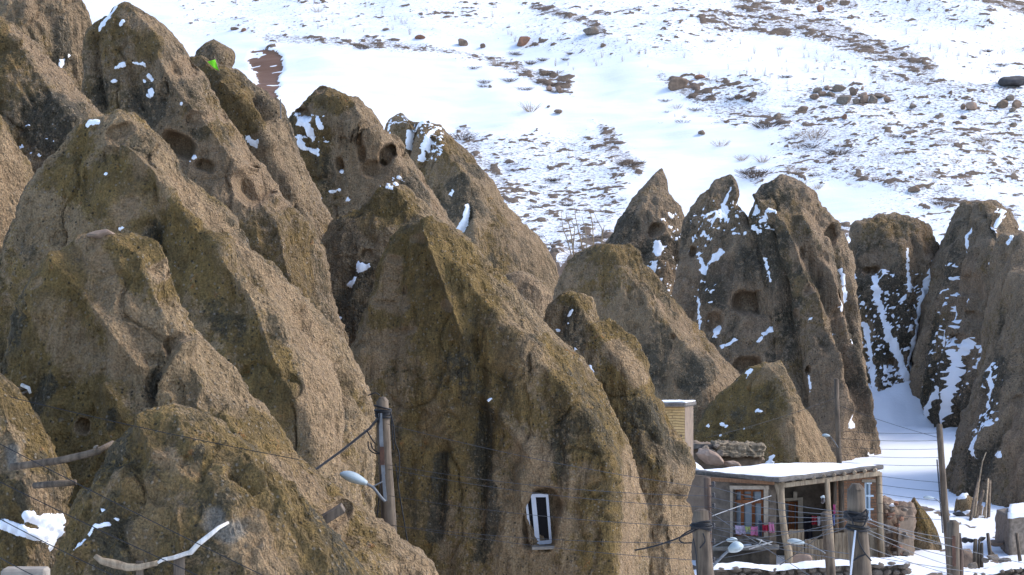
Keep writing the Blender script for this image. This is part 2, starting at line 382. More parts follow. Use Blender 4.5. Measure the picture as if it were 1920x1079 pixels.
    for cv in caves:
        cx, cy, rx, ry, dep = cv[:5]; a = math.radians(cv[5]) if len(cv) > 5 else 0
        dx, dy_ = px-cx, py-cy; q = np.hypot((dx*math.cos(a)+dy_*math.sin(a))/rx, (-dx*math.sin(a)+dy_*math.cos(a))/ry)
        q = (np.abs((dx*math.cos(a)+dy_*math.sin(a))/rx)**2.6 + np.abs((-dx*math.sin(a)+dy_*math.cos(a))/ry)**2.6)**(1/2.6) + jx
        V[...,1] += fw*dep*(.62 if ry < 60 else 1.)*(1-sstep(.62 if ry < 60 else .84, 1.06, q)); bmask = np.maximum(bmask, fw*(1-sstep(.9, 1.35, q)))
    def blobs(lst):
        o = np.zeros(sh)
        for b in lst:
            poly, wpx = b[0], b[1]; d = pdist(px, py, poly) + jx*wpx*1.6
            o = np.maximum(o, (b[2] if len(b) > 2 else 1.)*(1-sstep(wpx*.4, wpx*1.1, d)))
        return o*fw
    fo = fbm(p*np.array([.55,.55,.30]), 5, seed+80, .6).reshape(sh); fd = fbm(p*np.array([.8,.8,.35]), 5, seed+90, .6).reshape(sh)
    fb_ = fbm(p*np.array([.5,.5,.4]), 4, seed+95, .55).reshape(sh)
    ob_, db_ = BIAS[mat]; bl = blobs(bare); br = np.clip(np.maximum(bmask, bl + fb_*.5*(bl > 0)) + .55*sstep(.12,.4,fb_), 0, 1)
    mk = np.stack([br, np.clip(ob_ + fo*.8 + .55*blobs(och) - .5*br, 0, 1), np.clip(db_ + fd*1.3 + .75*blobs(dark) - .6*br, 0, 1), blobs(mort)], -1)
    # the back takes over the look of the flanks
    Vw = V.reshape(-1,3); top = Vw[:nc].mean(0) + np.array([0,0,.03])
    Vall = np.concatenate([Vw, top[None]]); cm = np.concatenate([mk.reshape(-1,4), np.zeros((1,4))])
    Q = grid_faces(nr, nc, True)[:, ::-1]; T = np.array([[nr*nc, j, (j+1) % nc] for j in range(nc)])
    o3 = np.array(base)
    me = np_mesh(name, Vall - o3, Q, M[mat], T, colors=cm)
    ob = mesh_obj(name, me, None, base); tag(ob, label, cat, group)
    fr = (fw > .5)
    SURF[key] = (px[fr], py[fr], V[...,1][fr])
    if snow or speck:
        N2 = normals(V); s = np.full(sh, -1.0)
        rag = fbm(p*np.array([5.,5.,7.]), 4, seed+60, .72).reshape(sh)
        for st in snow:
            poly, wpx = st[0], st[1]; d = pdist(px, py, poly)
            s = np.maximum(s, 1 - d/(wpx*.78)*.8 + rag*1.5*(st[2] if len(st) > 2 else 1))
        for x0, y0_, x1, y1, dn in speck:
            inside = sstep(x0-6, x0+10, px)*(1-sstep(x1-10, x1+6, px))*sstep(y0_-8, y0_+8, py)*(1-sstep(y1-8, y1+8, py))
            n = fbm(p*np.array([4.6,4.6,7.5]), 4, seed+70, .75).reshape(sh)*.5+.5
            # snow lies where the rock faces up
            s = np.maximum(s, np.where(inside > .05, (n + .22*(N2[...,2]-.3) - (.82-dn*.42))*9*inside + .25, -1))
        off = snow_t*np.clip((s-.3)*2.2, -1.2, 1.0)
        Sv = V + N2*(off*fw - .04*(1-fw))[...,None] + np.array([0,0,1.])*np.clip(off,0,1)[...,None]*.6
        ok = (s > .02) & (fw > .25)
        Qf = grid_faces(nr, nc, True)[:, ::-1]; keep = ok.ravel()[Qf].any(1); Qf = Qf[keep]
        if len(Qf):
            used, inv = np.unique(Qf, return_inverse=True)
            sm_ = np_mesh('snow_cover', Sv.reshape(-1,3)[used] - o3, inv.reshape(-1,4), M['snow'])
            so = mesh_obj('snow_cover', sm_, ob); so['kind'] = 'stuff'
    return ob
CONES = {}
def C(key, *a, **k): CONES[key] = cone(key, *a, **k); return CONES[key]

# --- far row on the right
C('K1', 'pointed grey horn of rock standing left in the far row, snow in its cleft', 144,
  [(1240,317),(1225,330),(1203,358),(1182,388),(1176,405),(1155,430),(1135,460),(1105,520),(1080,640),(1070,800)],
  [(1241,317),(1250,335),(1252,360),(1264,382),(1280,396),(1290,430),(1300,520),(1310,640),(1320,800)], lean=.4, mat='rock_far', flute=0.22,
  caves=[(1229,436,14,12,.7)], snow=[([(1255,403),(1258,408)],5),([(1232,460),(1232,475)],9),([(1226,495),(1222,510)],9),([(1255,428)],4),([(1241,415)],3)],
  speck=[(1215,495,1285,570,.5),(1240,395,1275,520,.3)], dark=[([(1180,420),(1170,470),(1260,470)],40)])
C('K2', 'rock fin with hooked tip in the far row, big flat cave below', 139,
  [(1365,329),(1340,338),(1310,368),(1296,393),(1284,420),(1277,470),(1272,560),(1268,640),(1240,760),(1230,880)],
  [(1372,329),(1384,340),(1388,352),(1383,372),(1378,384),(1384,392),(1400,410),(1415,450),(1440,540),(1455,600),(1480,700),(1490,880)], lean=.4, mat='rock_far', flute=0.26, crest=[(1370,330),(1395,410),(1430,500),(1460,620),(1470,880)], ca=.5,
  caves=[(1416,572,42,24,1.5,4),(1341,606,18,20,.7),(1300,474,8,13,.6),(1402,688,30,15,1.0,-14)],
  bare=[([(1400,560),(1440,600),(1410,620)],26),([(1340,610)],24)],
  snow=[([(1284,400),(1281,450),(1279,500),(1275,565)],6.5,.4),([(1370,352),(1355,385),(1335,425)],3.5),([(1362,388),(1350,408)],7),([(1312,480),(1323,512),(1353,472)],6),([(1323,530)],6),([(1376,441),(1397,443)],4),
        ([(1340,632),(1351,618)],6),([(1355,652),(1380,644)],5),([(1425,645),(1440,622),(1458,618)],6),([(1475,622),(1485,638)],4),([(1310,560),(1312,640)],3,1.6)],
  speck=[(1290,390,1335,465,.45),(1330,380,1385,430,.34),(1300,540,1345,600,.36)], dark=[([(1300,560),(1330,540),(1400,500)],46),([(1440,690),(1450,720)],34)])
C('K3', 'broad blunt rock fin in the far row with a niche high on its right edge', 138,
  [(1462,329),(1430,346),(1417,366),(1411,386),(1404,410),(1406,440),(1420,500),(1430,600),(1420,740),(1400,900)],
  [(1472,328),(1490,335),(1506,352),(1521,366),(1526,380),(1560,420),(1586,458),(1597,490),(1606,540),(1612,620),(1624,720),(1638,800),(1648,875),(1650,910)], lean=.4, mat='rock_far', flute=.26,
  crest=[(1468,330),(1440,400),(1470,520),(1520,640),(1560,760),(1580,900)], ca=.35,
  ribs=[([(1420,370),(1470,440),(1500,520),(1545,640),(1580,780)],10,.3),([(1495,420),(1545,520),(1590,660),(1620,800)],9,.28),([(1440,400),(1460,500),(1480,620),(1510,760)],9,-.3),([(1520,480),(1560,600),(1590,720)],8,-.28),([(1560,440),(1596,560),(1610,650)],8,-.2)],
  caves=[(1560,437,13,14,.9,20),(1502,480,6,13,.4),(1540,492,10,16,.3),(1571,554,10,9,.8),(1573,589,15,11,.6),(1512,552,9,9,.4),(1495,590,6,10,.3),(1518,697,6,8,.8)],
  snow=[([(1420,392),(1404,408),(1408,425),(1420,434)],6),([(1438,404),(1430,412)],7),([(1435,487),(1448,526)],3.5),([(1575,572),(1572,582)],8),([(1518,708),(1522,733)],4),([(1516,600),(1512,606)],6),([(1565,625)],5),([(1590,780),(1594,800)],7),([(1620,855),(1630,862)],5),([(1592,640),(1612,700),(1630,765)],4,.8),([(1585,500),(1596,560)],3)],
  speck=[(1420,400,1450,425,.6)], bare=[([(1500,480),(1540,500),(1570,560),(1575,600)],26,.7)], dark=[([(1430,440),(1460,540),(1480,600)],30),([(1600,600),(1620,800)],24)])
C('K4', 'squat broad-topped rock in the far row above the snow gully', 148,
  [(1672,400),(1650,408),(1642,414),(1608,424),(1602,440),(1598,470),(1602,520),(1606,600),(1618,690),(1630,760),(1640,850)],
  [(1682,399),(1700,405),(1718,416),(1736,432),(1745,455),(1756,484),(1750,515),(1738,560),(1724,610),(1712,650),(1706,700),(1704,760),(1706,850)], lean=.55, mat='rock_far', flute=0.32, kd=.6,
  caves=[(1632,505,14,7,.7,-12),(1671,680,8,8,.6)],
  snow=[([(1640,520),(1645,560),(1655,595),(1662,614)],8,.9),([(1700,470),(1703,520),(1706,545)],4.5),([(1601,490),(1608,525)],5),([(1622,610),(1638,720),(1652,780)],7,.7),([(1662,622),(1688,672),(1700,722),(1700,790)],8,.4),([(1748,492),(1731,564),(1711,645),(1704,685)],8,.5)],
  speck=[(1640,510,1750,640,.48),(1650,620,1715,800,.52),(1605,560,1660,790,.50),(1606,735,1716,870,.66)], dark=[([(1640,540),(1690,600),(1680,760)],50)])
C('K5', 'tall rounded rock right of the snow gully with a pale scooped hollow', 148,
  [(1826,380),(1810,383),(1802,405),(1786,432),(1766,470),(1757,500),(1750,545),(1738,600),(1725,655),(1713,705),(1712,745),(1726,795),(1750,840),(1772,880),(1780,960)],
  [(1836,379),(1854,380),(1872,388),(1890,408),(1900,424),(1912,470),(1930,560),(1950,700),(1970,960)], lean=.2, kd=3.2, mat='rock_far', flute=0.38, crest=[(1830,380),(1850,480),(1860,600),(1880,960)], ca=.3,
  ribs=[([(1812,400),(1800,460),(1792,540),(1790,600)],9,-.3),([(1845,400),(1868,450),(1872,520)],9,-.25),([(1800,560),(1780,700),(1790,800)],9,.25),([(1845,560),(1835,660),(1826,740)],9,-.2)],
  caves=[(1815,535,26,24,.45,-12),(1763,568,5,6,1.0),(1822,592,10,10,.5),(1806,641,14,13,.8),(1854,650,5,6,.6)],
  bare=[([(1812,500),(1815,540),(1800,560)],26)],
  snow=[([(1820,418),(1812,440),(1803,478)],3.5),([(1866,400),(1878,408)],5),([(1872,408),(1868,428)],5),([(1788,572),(1783,612),(1770,650)],4),([(1866,490),(1862,520)],6),([(1857,545),(1848,590),(1842,640),(1830,690)],4),
        ([(1755,500),(1745,560),(1735,620),(1722,680)],6,.8),([(1825,640),(1805,668),(1797,720)],6),([(1846,660),(1845,700)],7),([(1815,560),(1808,575)],3),([(1759,729),(1740,784)],7,.7),([(1800,667),(1793,750),(1774,830)],7,.8),([(1800,812),(1786,846)],7)],
  speck=[(1745,490,1800,640,.42),(1715,600,1800,850,.48),(1840,500,1890,560,.38),(1790,640,1880,800,.40)], dark=[([(1780,700),(1800,800),(1830,850)],50)])
C('K6', 'massive dark rock wall filling the right edge of the picture', 127,
  [(1912,432),(1900,438),(1886,446),(1874,490),(1866,560),(1850,660),(1822,760),(1794,850),(1780,900),(1776,1000)],
  [(1916,432),(1960,446),(2080,520),(2200,700),(2260,1000)], lean=.5, mat='rock_far', flute=0.32, kd=1.3, crest=[(1912,432),(1905,600),(1900,1000)], ca=.3,
  caves=[(1912,750,12,14,.4)], snow=[([(1898,446),(1890,456)],4),([(1848,812),(1838,845),(1836,858)],6),([(1880,858)],8),([(1866,505),(1862,530)],4),([(1850,700),(1846,730)],4),([(1868,800)],4),([(1858,544),(1848,600),(1838,660)],4,.7),([(1855,667),(1862,709)],9),([(1858,720),(1852,760)],5)],
  speck=[(1800,690,1880,830,.36)], bare=[([(1910,760),(1905,880),(1910,940)],22),([(1895,970),(1850,1000)],24,.6)], dark=[([(1800,850),(1850,880)],40),([(1880,700),(1840,780)],36)])
# --- middle
C('J1', 'small mossy cone behind the porch house roof, snow flecks on its face', 121,
  [(1428,682),(1402,690),(1382,712),(1352,742),(1322,775),(1308,800),(1302,830),(1296,900),(1290,960)],
  [(1438,681),(1458,690),(1476,708),(1484,730),(1500,755),(1520,785),(1545,830),(1566,870),(1580,900),(1600,960)], crest=[(1434,682),(1462,720),(1480,770),(1500,960)], ca=.4,
  ribs=[([(1455,690),(1475,730),(1490,770)],8,.2)], och=[([(1390,720),(1340,770),(1330,820),(1420,780)],60)], bare=[([(1440,700),(1410,712)],16,.7),([(1490,800),(1520,850)],40,.6)],
  snow=[([(1406,694),(1400,699)],6),([(1330,799)],5),([(1356,796),(1362,800)],5),([(1419,770),(1426,773)],4),([(1352,817)],4),([(1395,804)],3),([(1440,868),(1448,858)],6),([(1306,812)],4)], amp=.7)
C('I1', 'brown cone with a flat crusted top between the window cone and the far row', 126,
  [(1128,461),(1104,466),(1082,484),(1066,506),(1052,535),(1044,570),(1020,640),(980,760),(940,900)],
  [(1150,463),(1182,462),(1194,474),(1206,500),(1232,530),(1250,556),(1272,584),(1300,615),(1322,640),(1345,664),(1372,690),(1392,712),(1420,760),(1440,900)], mat='rock_mid',
  crest=[(1140,462),(1180,520),(1240,600),(1310,680),(1360,900)], ca=.4, caves=[(1262,632,5,5,.3),(1238,575,5,20,.12,-25)],
  och=[([(1120,470),(1185,476)],22),([(1060,560),(1090,560)],24)], dark=[([(1220,640),(1240,700),(1300,700)],50)], snow=[([(1200,658)],4)])
C('H4', 'low rounded knob of pale rock wedged behind the window cone', 97,
  [(962,512),(946,518),(936,535),(925,570),(910,660)], [(985,512),(1008,524),(1024,538),(1032,552),(1026,580),(1030,660)], mat='rock_mid', caves=[(985,548,22,14,.08,30),(1022,566,10,10,.12)], amp=.8, bare=[([(980,540),(1000,560)],30)])
# --- far left and middle back
C('G0', 'smooth grey rock bulging in behind at the top left corner', 88,
  [(40,-90),(-60,-40),(-160,60),(-220,220),(-260,420)], [(60,-90),(104,-20),(128,2),(150,18),(163,48),(160,80),(172,150),(200,300),(220,420)], mat='rock_mid', crest=[(70,-80),(60,40),(70,400)], ca=.35,
  bare=[([(60,20),(80,40)],30),([(140,30),(145,90)],20,.6)], dark=[([(108,40),(110,110)],20)], snow=[([(112,115),(110,124)],6),([(120,108)],4)])
C('G4', 'far smooth cone with twin tip and a long snow streak down its notch', 134,
  [(748,214),(730,222),(722,236),(716,260),(700,330),(660,420),(640,560),(620,700)],
  [(754,214),(768,226),(780,231),(788,222),(808,220),(824,228),(836,246),(868,284),(898,318),(934,352),(946,378),(962,402),(988,424),(1012,452),(1032,482),(1046,512),(1052,545),(1070,620),(1090,700)], mat='rock_mid',
  crest=[(800,222),(840,290),(885,350),(890,420),(900,700)], ca=.45, ribs=[([(776,232),(764,270),(757,300)],7,-.3),([(815,240),(800,290),(786,320)],7,-.2),([(886,352),(882,400),(862,436)],9,-.25)],
  snow=[([(733,228),(727,238)],6),([(725,246),(722,254)],6),([(765,246),(759,274)],5,.5),([(784,230),(812,226)],6),([(812,242),(798,262),(788,300)],6),([(805,258),(800,280)],5),([(876,386),(870,410),(858,430)],7,.4),([(890,356)],4),([(846,365),(850,360)],4)],
  speck=[(785,240,830,300,.5),(720,220,760,250,.4)], bare=[([(1000,470),(960,440)],50,.5)], dark=[([(860,350),(870,380)],26),([(960,480),(940,470)],44,.6)], amp=.8)
C('G3', 'knob topped cone pitted with dark hollows and patched with snow', 101,
  [(600,165),(590,174),(578,192),(556,214),(540,232),(537,245),(548,285),(545,300),(560,380),(560,450),(540,640)],
  [(610,164),(622,172),(634,184),(652,187),(668,188),(684,204),(698,216),(710,232),(716,256),(738,264),(754,274),(764,300),(792,342),(822,382),(846,420),(862,450),(900,540),(930,640)], mat='rock_mid',
  crest=[(612,166),(665,250),(700,262),(760,330),(800,400),(860,640)], ca=.4, ribs=[([(620,190),(650,215),(665,250),(700,262)],10,.2)],
  caves=[(577,220,15,12,.6),(638,308,8,15,.4),(675,265,7,10,.3),(681,288,8,20,.4),(722,292,13,20,1.0),(702,318,26,18,.5),(748,288,7,12,.3),(796,346,10,14,.25),(606,172,12,8,.2)],
  och=[([(610,185),(640,205)],24),([(600,260),(590,300)],40,.7)], bare=[([(700,300),(720,330)],36),([(820,390),(840,420)],26,.7)],
  snow=[([(570,234),(582,237)],7),([(600,230),(606,240)],6),([(567,255),(570,270)],6),([(585,247),(590,258)],7),([(575,277),(598,287)],6),([(540,240),(541,246)],5),([(618,360),(636,355)],4),([(650,375)],5),([(640,323)],4),([(748,336)],4),([(606,372)],4)],
  speck=[(555,225,615,265,.45),(710,340,755,352,.5)])
C('G2', 'ochre streaked rock ridge carrying the green sheet near its crest', 92,
  [(372,106),(356,108),(340,140),(320,240),(310,400),(300,560)],
  [(380,107),(396,116),(426,128),(448,142),(470,168),(494,184),(508,198),(522,206),(528,232),(540,262),(556,300),(582,342),(604,386),(622,424),(634,470),(660,560)], mat='rock_mid',
  crest=[(378,107),(430,160),(480,240),(530,320),(590,440),(620,560)], ca=.45, ribs=[([(420,160),(470,220),(500,280)],8,.15),([(478,190),(500,222)],6,-.25)],
  och=[([(400,140),(440,180),(470,230)],26)], snow=[([(470,263),(480,270)],7),([(486,266)],5),([(352,108)],4)], speck=[(462,256,495,275,.4)], bare=[([(500,300),(540,380)],30,.6)])
C('G1', 'big pocked cone at upper left with a large dark hollow in its side', 84,
  [(228,8),(214,13),(205,26),(182,42),(164,62),(160,90),(164,140),(150,220),(120,340),(100,520),(90,640)],
  [(240,7),(254,14),(276,30),(300,48),(325,80),(340,98),(352,118),(376,150),(402,192),(418,222),(440,262),(462,292),(500,338),(520,372),(548,408),(578,436),(596,486),(610,560),(640,640)], mat='rock_mid',
  crest=[(236,8),(290,60),(345,140),(400,240),(455,320),(530,420),(580,640)], ca=.45, ribs=[([(300,110),(330,170),(380,230),(430,300)],10,.12),([(470,330),(510,390),(570,450)],8,.15),([(165,60),(175,150),(190,200)],12,-.25),([(240,130),(255,180),(275,220)],12,-.15)],
  caves=[(335,272,36,22,.9,28),(385,312,20,12,.5,20),(473,350,32,34,1.5,-30),(412,222,6,11,.4,-20),(342,132,26,20,.35),(370,228,20,12,.2),(522,395,12,8,.25)],
  bare=[([(340,290),(380,300)],34),([(460,350)],40),([(230,30),(270,50)],20,.5)], dark=[([(190,170),(250,190),(290,210)],34),([(280,170),(285,230)],20)], och=[([(270,70),(290,100)],26,.7),([(380,180),(330,190),(400,270)],36,.6)],
  snow=[([(216,14),(205,28),(180,46),(172,52)],9,.6),([(164,78),(165,92)],6),([(166,136),(168,152)],6),([(215,128),(230,122)],6),([(217,152)],5),([(248,118),(270,121)],4),([(280,143),(285,150)],6),([(272,155)],5),([(283,173),(282,180)],6),([(344,199)],4),([(277,200)],4),([(225,45),(232,42)],4),([(358,304),(365,295)],4)])
C('F4', 'steep shadowed rock slab leaning in from the left edge', 74.5,
  [(-120,-60),(-220,60),(-330,260),(-360,560)], [(-110,-62),(-40,0),(4,32),(36,54),(62,74),(80,102),(118,140),(150,174),(190,212),(230,262),(280,360),(330,560)], mat='rock_mid',
  crest=[(-100,-60),(30,70),(110,170),(170,260),(220,560)], ca=.5, dark=[([(40,200),(90,250),(120,200)],50)], speck=[(20,240,110,300,.28)],
  snow=[([(42,272),(45,278)],4),([(62,290)],4),([(40,280)],4),([(8,26)],5)], bare=[([(30,60),(100,140)],20,.5)])
C('F5', 'pale sunlit rock shoulder cut off by the left picture edge', 70.5,
  [(-110,120),(-200,220),(-260,420),(-280,620)], [(-104,118),(-40,190),(0,232),(30,272),(48,300),(62,330),(90,420),(110,620)], crest=[(-104,120),(-20,260),(0,420),(10,620)], ca=.4, bare=[([(20,280),(20,360),(10,420)],40,.8)])
C('H1', 'dark lichen covered cone rising just behind the window cone, snow flecks', 90,
  [(728,346),(706,356),(694,372),(676,396),(650,410),(628,424),(606,460),(592,500),(576,550),(560,640),(550,760)],
  [(742,345),(760,352),(782,372),(806,392),(836,424),(862,450),(892,490),(930,560),(960,760)], crest=[(736,346),(780,400),(840,470),(870,760)], ca=.4,
  och=[([(720,370),(750,380),(690,420)],44)], dark=[([(640,460),(620,560),(660,620)],60)], caves=[(690,480,12,12,.25)],
  snow=[([(726,348),(742,346)],6,1.2),([(676,506),(694,502)],7),([(655,534),(668,530)],7),([(616,494),(613,500)],5),([(606,520)],6),([(636,600),(643,598)],6),([(592,470),(590,478)],5),([(623,583)],3),([(629,633)],4),([(675,497)],4)])
C('H3', 'knobbly lichen-crusted spur leaning on the window cone, right side', 85.5,
  [(1060,548),(1040,556),(1026,580),(1010,640),(980,740),(960,900),(950,1150)],
  [(1078,548),(1108,556),(1116,580),(1120,610),(1134,628),(1150,640),(1168,662),(1192,690),(1214,714),(1216,740),(1230,766),(1246,798),(1264,832),(1284,866),(1290,884),(1280,906),(1264,922),(1272,950),(1280,1010),(1284,1150)],
  crest=[(1070,548),(1110,620),(1170,700),(1230,800),(1262,900),(1262,1150)], ca=.35, ribs=[([(1118,615),(1160,660),(1200,700)],9,.25)],
  och=[([(1060,556),(1095,560)],24),([(1140,720),(1200,800)],36,.5)], dark=[([(1070,600),(1080,640)],30,.7),([(1210,780),(1260,850)],40,.6)], bare=[([(1140,660),(1190,720)],14,.9),([(1190,900),(1200,1000),(1250,1060)],36,.6)],
  snow=[([(1074,582),(1066,594)],4),([(1046,621)],5),([(1110,696),(1112,706)],6),([(1080,656)],4),([(1066,607)],3)], amp=1.1)
C('F3', 'huge ochre lichened cone in the left middle with a long ridge running down right', 66.5,
  [(214,209),(190,216),(152,230),(132,248),(122,266),(104,298),(70,322),(52,350),(36,396),(14,440),(-4,500),(-40,600),(-70,760),(-80,980)],
  [(230,208),(250,214),(272,236),(292,256),(306,284),(326,306),(350,334),(382,366),(432,412),(446,436),(472,462),(520,508),(548,548),(574,586),(604,620),(640,668),(664,698),(688,734),(698,764),(704,800),(706,860),(702,980)],
  crest=[(222,210),(290,290),(330,380),(400,455),(470,530),(540,600),(580,680),(600,760),(610,980)], ca=.5,
  ribs=[([(212,280),(290,330),(325,385),(370,440),(420,480)],9,.15),([(280,420),(300,470)],10,-.15),([(400,470),(470,560),(520,690),(560,760)],10,.10),([(640,700),(650,780),(640,860)],9,-.2),([(550,640),(580,720),(590,800)],16,-.1)],
  caves=[(226,250,27,16,.3,-25),(404,410,14,10,.1)], och=[([(130,270),(110,320),(180,360),(250,380)],70),([(320,440),(400,520),(480,640),(540,760)],60,.8),([(660,720),(690,760)],24)],
  bare=[([(320,350),(400,400),(450,460),(540,560),(600,640)],26,.9),([(600,700),(580,780),(610,840)],34,.8),([(230,400),(300,380)],24,.6)], dark=[([(55,420),(60,480)],24,.8),([(290,420),(280,450)],16),([(640,730),(645,800)],14),([(400,560),(440,620)],40,.7)],
  snow=[([(164,231),(182,226)],6,.7),([(42,362),(42,372)],5),([(228,433),(236,431)],4),([(205,333)],4),([(88,306)],5),([(80,320),(68,345)],4,1.6),([(42,350)],3)])
C('F0', 'low orange-flecked rock at the bottom left corner under the timber beams', 54,
  [(-110,600),(-200,720),(-260,880),(-280,1150)], [(-104,598),(-40,668),(0,708),(30,738),(50,762),(80,804),(98,842),(122,880),(134,912),(128,940),(136,1000),(150,1150)], crest=[(-104,600),(20,760),(60,860),(70,960),(70,1150)], ca=.5,
  och=[([(20,740),(80,820),(90,860)],40),([(0,930),(40,980),(0,1040)],50)], dark=[([(50,920),(60,960)],24)], mort=[([(22,845),(26,870)],16)], bare=[([(70,930),(90,960)],24,.8)], snow_t=.04, snow=[([(8,985),(30,992),(62,1003),(98,1008)],15,.4),([(48,968),(70,975),(108,976)],14,.4),([(80,985),(100,995),(92,1020)],16,.35)])
C('F2', 'wide capped cone at the left with grey face, cap stone and orange lichen', 57,
  [(190,446),(172,442),(150,448),(132,468),(92,496),(64,540),(44,580),(20,640),(0,690),(-30,780),(-60,900),(-70,1150)],
  [(200,446),(230,446),(250,449),(268,462),(274,480),(290,512),(314,548),(340,584),(358,606),(390,648),(420,690),(448,724),(480,756),(520,800),(550,846),(580,880),(612,912),(640,936),(672,960),(706,994),(740,1022),(775,1050),(806,1080),(850,1150)],
  crest=[(196,446),(262,480),(300,560),(350,640),(410,740),(480,830),(560,960),(640,1150)], ca=.5,
  ribs=[([(108,492),(150,540),(205,610),(262,690)],13,.12),([(262,466),(275,500),(290,540)],7,.12),([(350,650),(310,720),(290,760)],14,.2),([(290,720),(288,760)],9,-.3),([(210,730),(230,760),(240,790)],9,.12)],
  caves=[(80,540,16,9,.15,-30),(283,522,9,18,.2,-25),(152,798,15,18,.35),(322,643,20,16,.25,-30),(622,974,44,20,.55,-40)],
  och=[([(140,480),(110,500)],20),([(230,480),(250,530)],26),([(200,760),(230,800),(100,740)],36),([(480,790),(560,860)],36),([(700,1010),(740,1040)],30)],
  bare=[([(170,470),(200,540),(260,620),(240,680)],50,.9),([(110,600),(150,680)],50,.6),([(150,800)],26),([(520,880),(560,920),(620,1000)],40,.7)],
  dark=[([(285,730),(290,700)],18),([(322,640),(335,650)],16),([(90,720),(60,770)],26),([(40,600),(30,640)],16),([(220,780),(215,800)],16),([(590,900),(600,930)],20)], mort=[([(395,2000)],1)])
C('F1', 'foreground cone at lower left with a cement patch and curved white branch', 50,
  [(320,763),(285,768),(262,780),(244,804),(214,838),(196,866),(160,886),(142,920),(124,970),(104,1030),(92,1079),(80,1150)],
  [(340,763),(362,770),(390,786),(412,804),(440,836),(470,862),(510,892),(556,936),(590,968),(610,1000),(632,1034),(660,1079),(690,1150)],
  crest=[(330,763),(345,800),(400,880),(450,960),(500,1150)], ca=.4,
  ribs=[([(270,790),(290,850),(320,870)],14,.10),([(250,905),(220,960),(190,1020),(150,1050)],9,.12),([(345,960),(350,1040)],6,.10),([(440,880),(520,960),(590,1060)],12,.08),([(430,900),(470,930)],9,-.12)],
  och=[([(290,790),(300,840)],26),([(270,960),(310,1010)],46),([(165,895),(170,910)],26,.8),([(320,900),(390,880)],36,.7)], bare=[([(320,850),(310,870),(360,880)],22,.9),([(460,1000),(520,1050)],50,.6),([(220,900),(180,940)],20,.5)],
  dark=[([(200,1000),(240,990)],20),([(370,850),(372,870)],10)], mort=[([(405,965),(400,985),(430,1000),(450,990)],22)],
  snow=[([(200,962),(206,962)],4),([(224,976)],3),([(214,988),(200,996)],4,.6),([(196,1000),(178,1008)],4,.6),([(172,1020),(150,1038)],5,.6),([(136,1046),(146,1044)],7,.6)], snow_t=.03)
C('H2', 'large ochre cone in the centre with a white framed window cut into it', 80,
  [(776,418),(752,428),(736,440),(722,464),(714,496),(704,530),(692,562),(682,600),(672,640),(662,664),(660,720),(650,800),(640,900),(630,1150)],
  [(794,417),(828,424),(856,440),(884,462),(908,486),(930,510),(966,550),(1000,588),(1032,620),(1070,660),(1102,700),(1130,742),(1148,776),(1170,820),(1188,866),(1200,920),(1212,1000),(1220,1150)],
  crest=[(790,418),(850,500),(950,610),(1050,720),(1110,800),(1136,880),(1142,1150)], ca=.5,
  ribs=[([(800,430),(826,490),(850,560),(880,650),(892,740)],9,.2),([(885,640),(900,760),(905,900),(900,1000)],14,-.22),([(905,740),(960,800),(1000,860)],12,.12),([(830,850),(822,1000)],12,-.15),([(725,480),(700,600),(690,660)],12,.15),([(940,700),(930,790)],14,-.12),([(985,900),(990,960),(1004,1020)],9,.18)],
  caves=[(756,545,6,9,.18),(722,568,22,6,.12),(842,575,14,10,.12,30),(756,622,26,7,.12,-8),(742,488,10,8,.12),(785,450,16,8,.12),(1018,976,34,61,.42,6)],
  och=[([(750,440),(800,440),(860,500),(900,560)],36),([(820,560),(860,660),(840,760),(780,900)],70,.7),([(1000,700),(1080,800),(1090,900)],80,.7)],
  bare=[([(735,500),(720,560),(750,570)],26,.9),([(690,650),(740,640),(700,700)],26,.6),([(990,840),(1020,860),(1010,890)],24,.9),([(1168,860),(1172,960),(1175,1079)],24,1.0),([(1040,960),(1060,990)],20,.7)],
  dark=[([(910,780),(905,880),(930,960),(910,1040)],24,1.0),([(825,860),(828,940),(820,1000)],18,1.0),([(990,640),(1000,690)],20,.8),([(740,700),(790,720),(850,690)],40,.5),([(1040,840),(1060,900)],20,.7)],
  snow=[([(918,750),(924,747)],4),([(788,1028)],3)], name='rock_house', cat='rock house')
# ------------------------------------------------------------------ materials of built things
def wood(name, a, b, sc=14):
    m = NT(name, .8); co = m.map(m.tc.outputs['Object'], (1,1,.09)); n = m.noise(co, sc, 6, .7); n2 = m.noise(m.tc.outputs['Object'], 2.5, 4)
    m.bump(n, .6, .012); return m.out(m.mix(m.ramp(m.math('ADD', m.math('MULTIPLY', n, .7), m.math('MULTIPLY', n2, .3)), .35, .65), a, b))
M['wood_grey'] = wood('weathered_pole_wood', (.05,.037,.027), (.175,.132,.092))
M['wood_dark'] = wood('dark_pole_wood', (.045,.03,.024), (.13,.085,.06))
M['wood_pale'] = wood('pale_timber', (.17,.122,.078), (.37,.29,.195))
M['wood_white'] = wood('white_wood', (.42,.38,.33), (.72,.68,.62), 9)
M['wood_brown'] = wood('brown_joinery', (.13,.045,.016), (.23,.085,.032))
M['wood_orange'] = wood('orange_fascia', (.16,.075,.035), (.27,.15,.08))
M['plaster'] = plain('cream_plaster', (.46,.39,.30), (.34,.28,.21), 5, .9, .4)
M['mud'] = plain('mud_plaster', (.24,.178,.128), (.15,.112,.082), 4, .95, .6, dist=.03)
M['mud_dark'] = plain('grey_mud_plaster', (.175,.142,.11), (.085,.069,.054), 3.5, .95, .6, dist=.03)
M['felt'] = plain('roof_earth_edge', (.18,.16,.14), (.09,.08,.07), 7, .95, .8, dist=.03)
M['concrete'] = plain('rough_concrete', (.26,.23,.19), (.16,.14,.115), 6, .95, .7, dist=.03)
